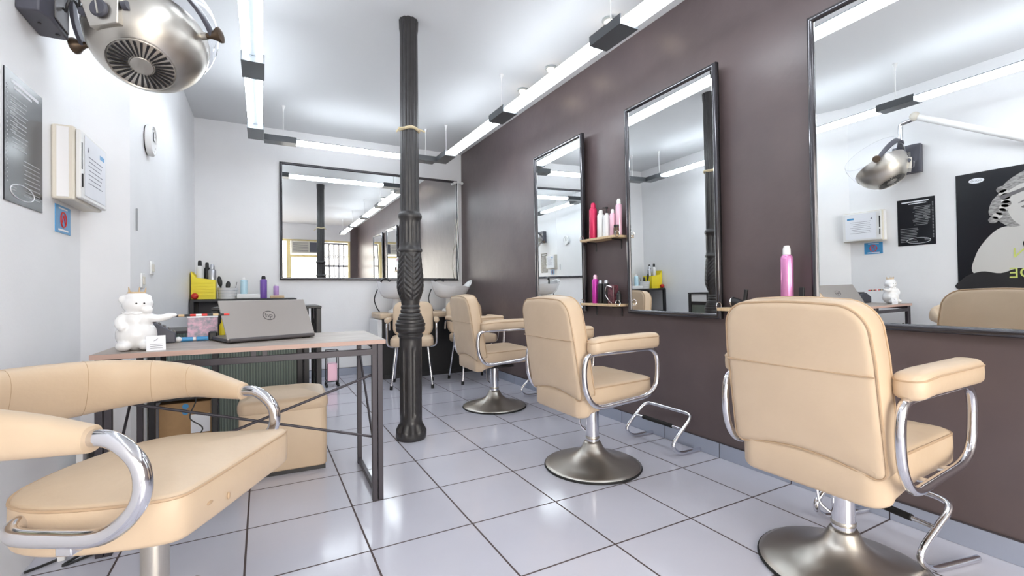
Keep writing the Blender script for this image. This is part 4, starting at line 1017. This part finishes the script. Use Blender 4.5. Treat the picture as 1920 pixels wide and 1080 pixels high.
slab(bm, [(-.10, -.11, 0), (.11, -.11, 0), (.11, -.11, h2), (-.05, -.11, h2+.02), (-.10, -.11, h1)], (0, .005, 0)); slab(bm, [(-.10, .10, 0), (.11, .10, 0), (.11, .10, h2), (-.05, .10, h2+.02), (-.10, .10, h1)], (0, .005, 0))
bx(bm, -.10, -.095, -.105, .10, 0, h1); bx(bm, .105, .11, -.105, .10, 0, h2); bx(bm, -.095, .105, -.105, .10, 0, .005); obj('bin_shell', bm, M['yellow'], t, smooth=False)
bm = nb()
for k in range(5): bx(bm, -.085, .095, -.114, -.1105, .04+.032*k, .046+.032*k)
obj('ribs', bm, M['yellow'], t, smooth=False)
bottle('spray_bottle', 'black-topped bottle with white label standing in the yellow bin', 'can', 5.860, ZS+.006, .40, .030, M['white'], M['blackp'], x=-.575)
bottle('spray_bottle', 'black bottle in the middle of the yellow bin', 'can', 5.900, ZS+.006, .385, .028, M['blackp'], x=-.515)
bottle('spray_bottle', 'silver-grey bottle at the right side of the yellow bin', 'can', 5.850, ZS+.006, .36, .036, M['silver'], M['silver'], x=-.465)
o = obj('red_ball', ball(nb(), (0, 0, .032), .032, 3), M['red']); o.location = (-.605, 5.715, ZS); tag(o, 'small glossy red ball in front of the yellow bin', 'ball')
t = thing('wire_basket', 'white lattice basket right of the yellow bin', 'basket', (-.325, 5.820, ZS))
bm = nb(); lathe(bm, [(0, .004), (.075, .004), (.080, .0), (.092, .115), (.095, .118), (.089, .118), (.077, .008), (0, .008)], 32); obj('shell', bm, M['white'], t)
bm = nb()
for z in (.03, .06, .09): sweep(bm, [((.082+.1*z)*math.cos(2*PI*k/32), (.082+.1*z)*math.sin(2*PI*k/32), z) for k in range(32)], .0025, 5, closed=True)
obj('lattice_rings', bm, M['silver'], t)
for x, a, h, lb in ((-.37, -8, .22, 'black paddle brush leaning up out of the white basket, left one'), (-.335, 6, .17, 'shorter black brush in the white basket')):
    t = thing('hair_brush', lb, 'brush', (x, 5.810, ZS+.01), 0); t.rotation_euler = (0, math.radians(a), 0)
    obj('handle', cyl(nb(), (0, 0, 0), (0, 0, h*.55), .008, 10), M['blackp'], t); obj('head', ball(nb(), (0, 0, h*.8), (.022, .013, h*.26)), M['blackp'], t)
o = obj('tail_comb', cyl(nb(), (0, 0, 0), (.03, 0, .17), .004, 8, r2=.002), M['blackp']); o.location = (-.27, 5.820, ZS+.01); tag(o, 'thin dark tail comb leaning right in the white basket', 'comb')
o = obj('white_tray', bx(nb(), -.12, .12, -.07, .07, 0, .05), M['white'], bevel=.008); o.location = (-.12, 5.820, ZS); tag(o, 'low white box on the rear cabinet between the basket and the purple bottle', 'box')
mm = mat('pale_blue_clear', srgb(190, 222, 235), .15, coat=.5)
bottle('water_bottle', 'pale blue translucent bottle standing on the low white box', 'can', 5.830, ZS+.0505, .18, .034, mm, M['white'], x=-.175)
bottle('purple_bottle', 'purple bottle with black cap on the rear cabinet', 'can', 5.760, ZS, .245, .034, M['purple'], M['blackp'], x=.012)
o = obj('shallow_tray', bx(nb(), -.07, .07, -.05, .05, 0, .03), M['wood'], bevel=.006); o.location = (.145, 5.800, ZS); tag(o, 'small cream tray at the right end of the rear cabinet', 'tray')
bottle('lilac_jar', 'small lilac bottle on the cream tray', 'can', 5.800, ZS+.0305, .125, .028, M['lilac'], M['white'], x=.135)
# pink pack on a wheeled wire stand
t = thing('wire_stand', 'small wheeled wire stand holding a pink pack near the back wall', 'stand', (.68, 5.55, 0))
bm = nb()
for x in (-.06, .06):
    for y in (-.06, .06): cyl(bm, (x, y, .03), (x, y, .40), .005, 8)
for z in (.06, .40): sweep(bm, [(-.06, -.06, z), (.06, -.06, z), (.06, .06, z), (-.06, .06, z)], .005, 6, closed=True)
obj('frame', bm, M['black'], t)
for x in (-.06, .06):
    for y in (-.06, .06): obj('wheel', cyl(nb(), (x-.01, y, .018), (x+.01, y, .018), .018, 14), M['rubber'], t)
o = obj('pink_pack', bx(nb(), -.05, .05, -.05, .05, 0, .19), M['pink'], bevel=.004); o.location = (.68, 5.55, .066); tag(o, 'pale pink paper pack inside the wire stand near the back wall', 'pack')
# cables hanging beside the wide mirror
t = thing('hanging_wires', 'white wires and plugs hanging at the right edge of the wide back mirror', 'wires', (2.455, YB-.03, 2.58))
obj('thick_wire', sweep(nb(), catmull([(-.02, -.02, .0), (-.022, -.02, -.3), (-.018, -.02, -.6), (-.03, -.02, -.8), (-.02, -.02, -1.0), (-.028, -.02, -1.2), (-.015, -.02, -1.38)], 6), .009, 8), M['white'], t)
obj('thin_wire', sweep(nb(), catmull([(-.025, -.03, -.5), (-.045, -.03, -.65), (-.05, -.03, -.85), (-.075, -.03, -1.0), (-.08, -.03, -1.2), (-.06, -.03, -1.36)], 6), .005, 8), M['offw'], t)
for x, z in ((-.075, -.01), (-.01, .015), (.033, -.01)): bm = nb(); cyl(bm, (x, .0, z), (x, -.05, z), .018, 14); obj('plug', bm, M['white'], t)
obj('plug_bar', cyl(nb(), (-.075, -.02, .0), (.035, -.02, .0), .01, 10), M['white'], t)

# ------------------------------------------------------------------ street front: air conditioner over the door, window grille
t = thing('air_conditioner', 'beige window air conditioner above the street door, seen reflected in the back mirror', 'air conditioner', (1.05, YF, 2.32))
bm = nb(); bx(bm, -.34, .34, -.14, .16, -.17, .17); obj('casing', bm, M['offw'], t, bevel=.01)
bm = nb()
for k in range(9): bx(bm, -.30, .10, .161, .166, -.13+.03*k, -.118+.03*k)
obj('front_louvres', bm, M['midg'], t, smooth=False)
bm = nb(); bx(bm, -.33, -.16, .161, .170, -.14, .14) if 0 else bx(bm, .13, .32, .161, .170, -.14, .14); obj('control_panel', bm, M['darkgrey'], t, smooth=False)
def grille(label, x0, x1, z0, z1):
    t = thing('window_grille', label, 'window grille', ((x0+x1)/2, YF-.25, z0), 0, 'pale iron grilles outside the street windows'); h = (x1-x0)/2; H = z1-z0
    n = max(4, int((x1-x0)/.13)); bm = nb()
    for k in range(n+1): x = -h+2*h*k/n; cyl(bm, (x, 0, 0), (x, 0, H), .018, 8)
    obj('bars', bm, M['grille'], t)
    for z in (.02, H*.36, H*.66, H-.02): bm = nb(); bx(bm, -h, h, -.012, .012, z-.03, z+.03); obj('rail', bm, M['grille'], t)
    bm = nb()
    for k in range(n):
        x = -h+2*h*(k+.5)/n
        for z in (H*.51, H*.8): sweep(bm, [(x+.035*math.cos(2*PI*j/14), 0, z+.06*math.sin(2*PI*j/14)) for j in range(14)], .012, 6, closed=True)
    obj('scrolls', bm, M['grille'], t)
grille('pale iron grille outside the window beside the brown pier', 1.47, 2.28, .5, 2.5)
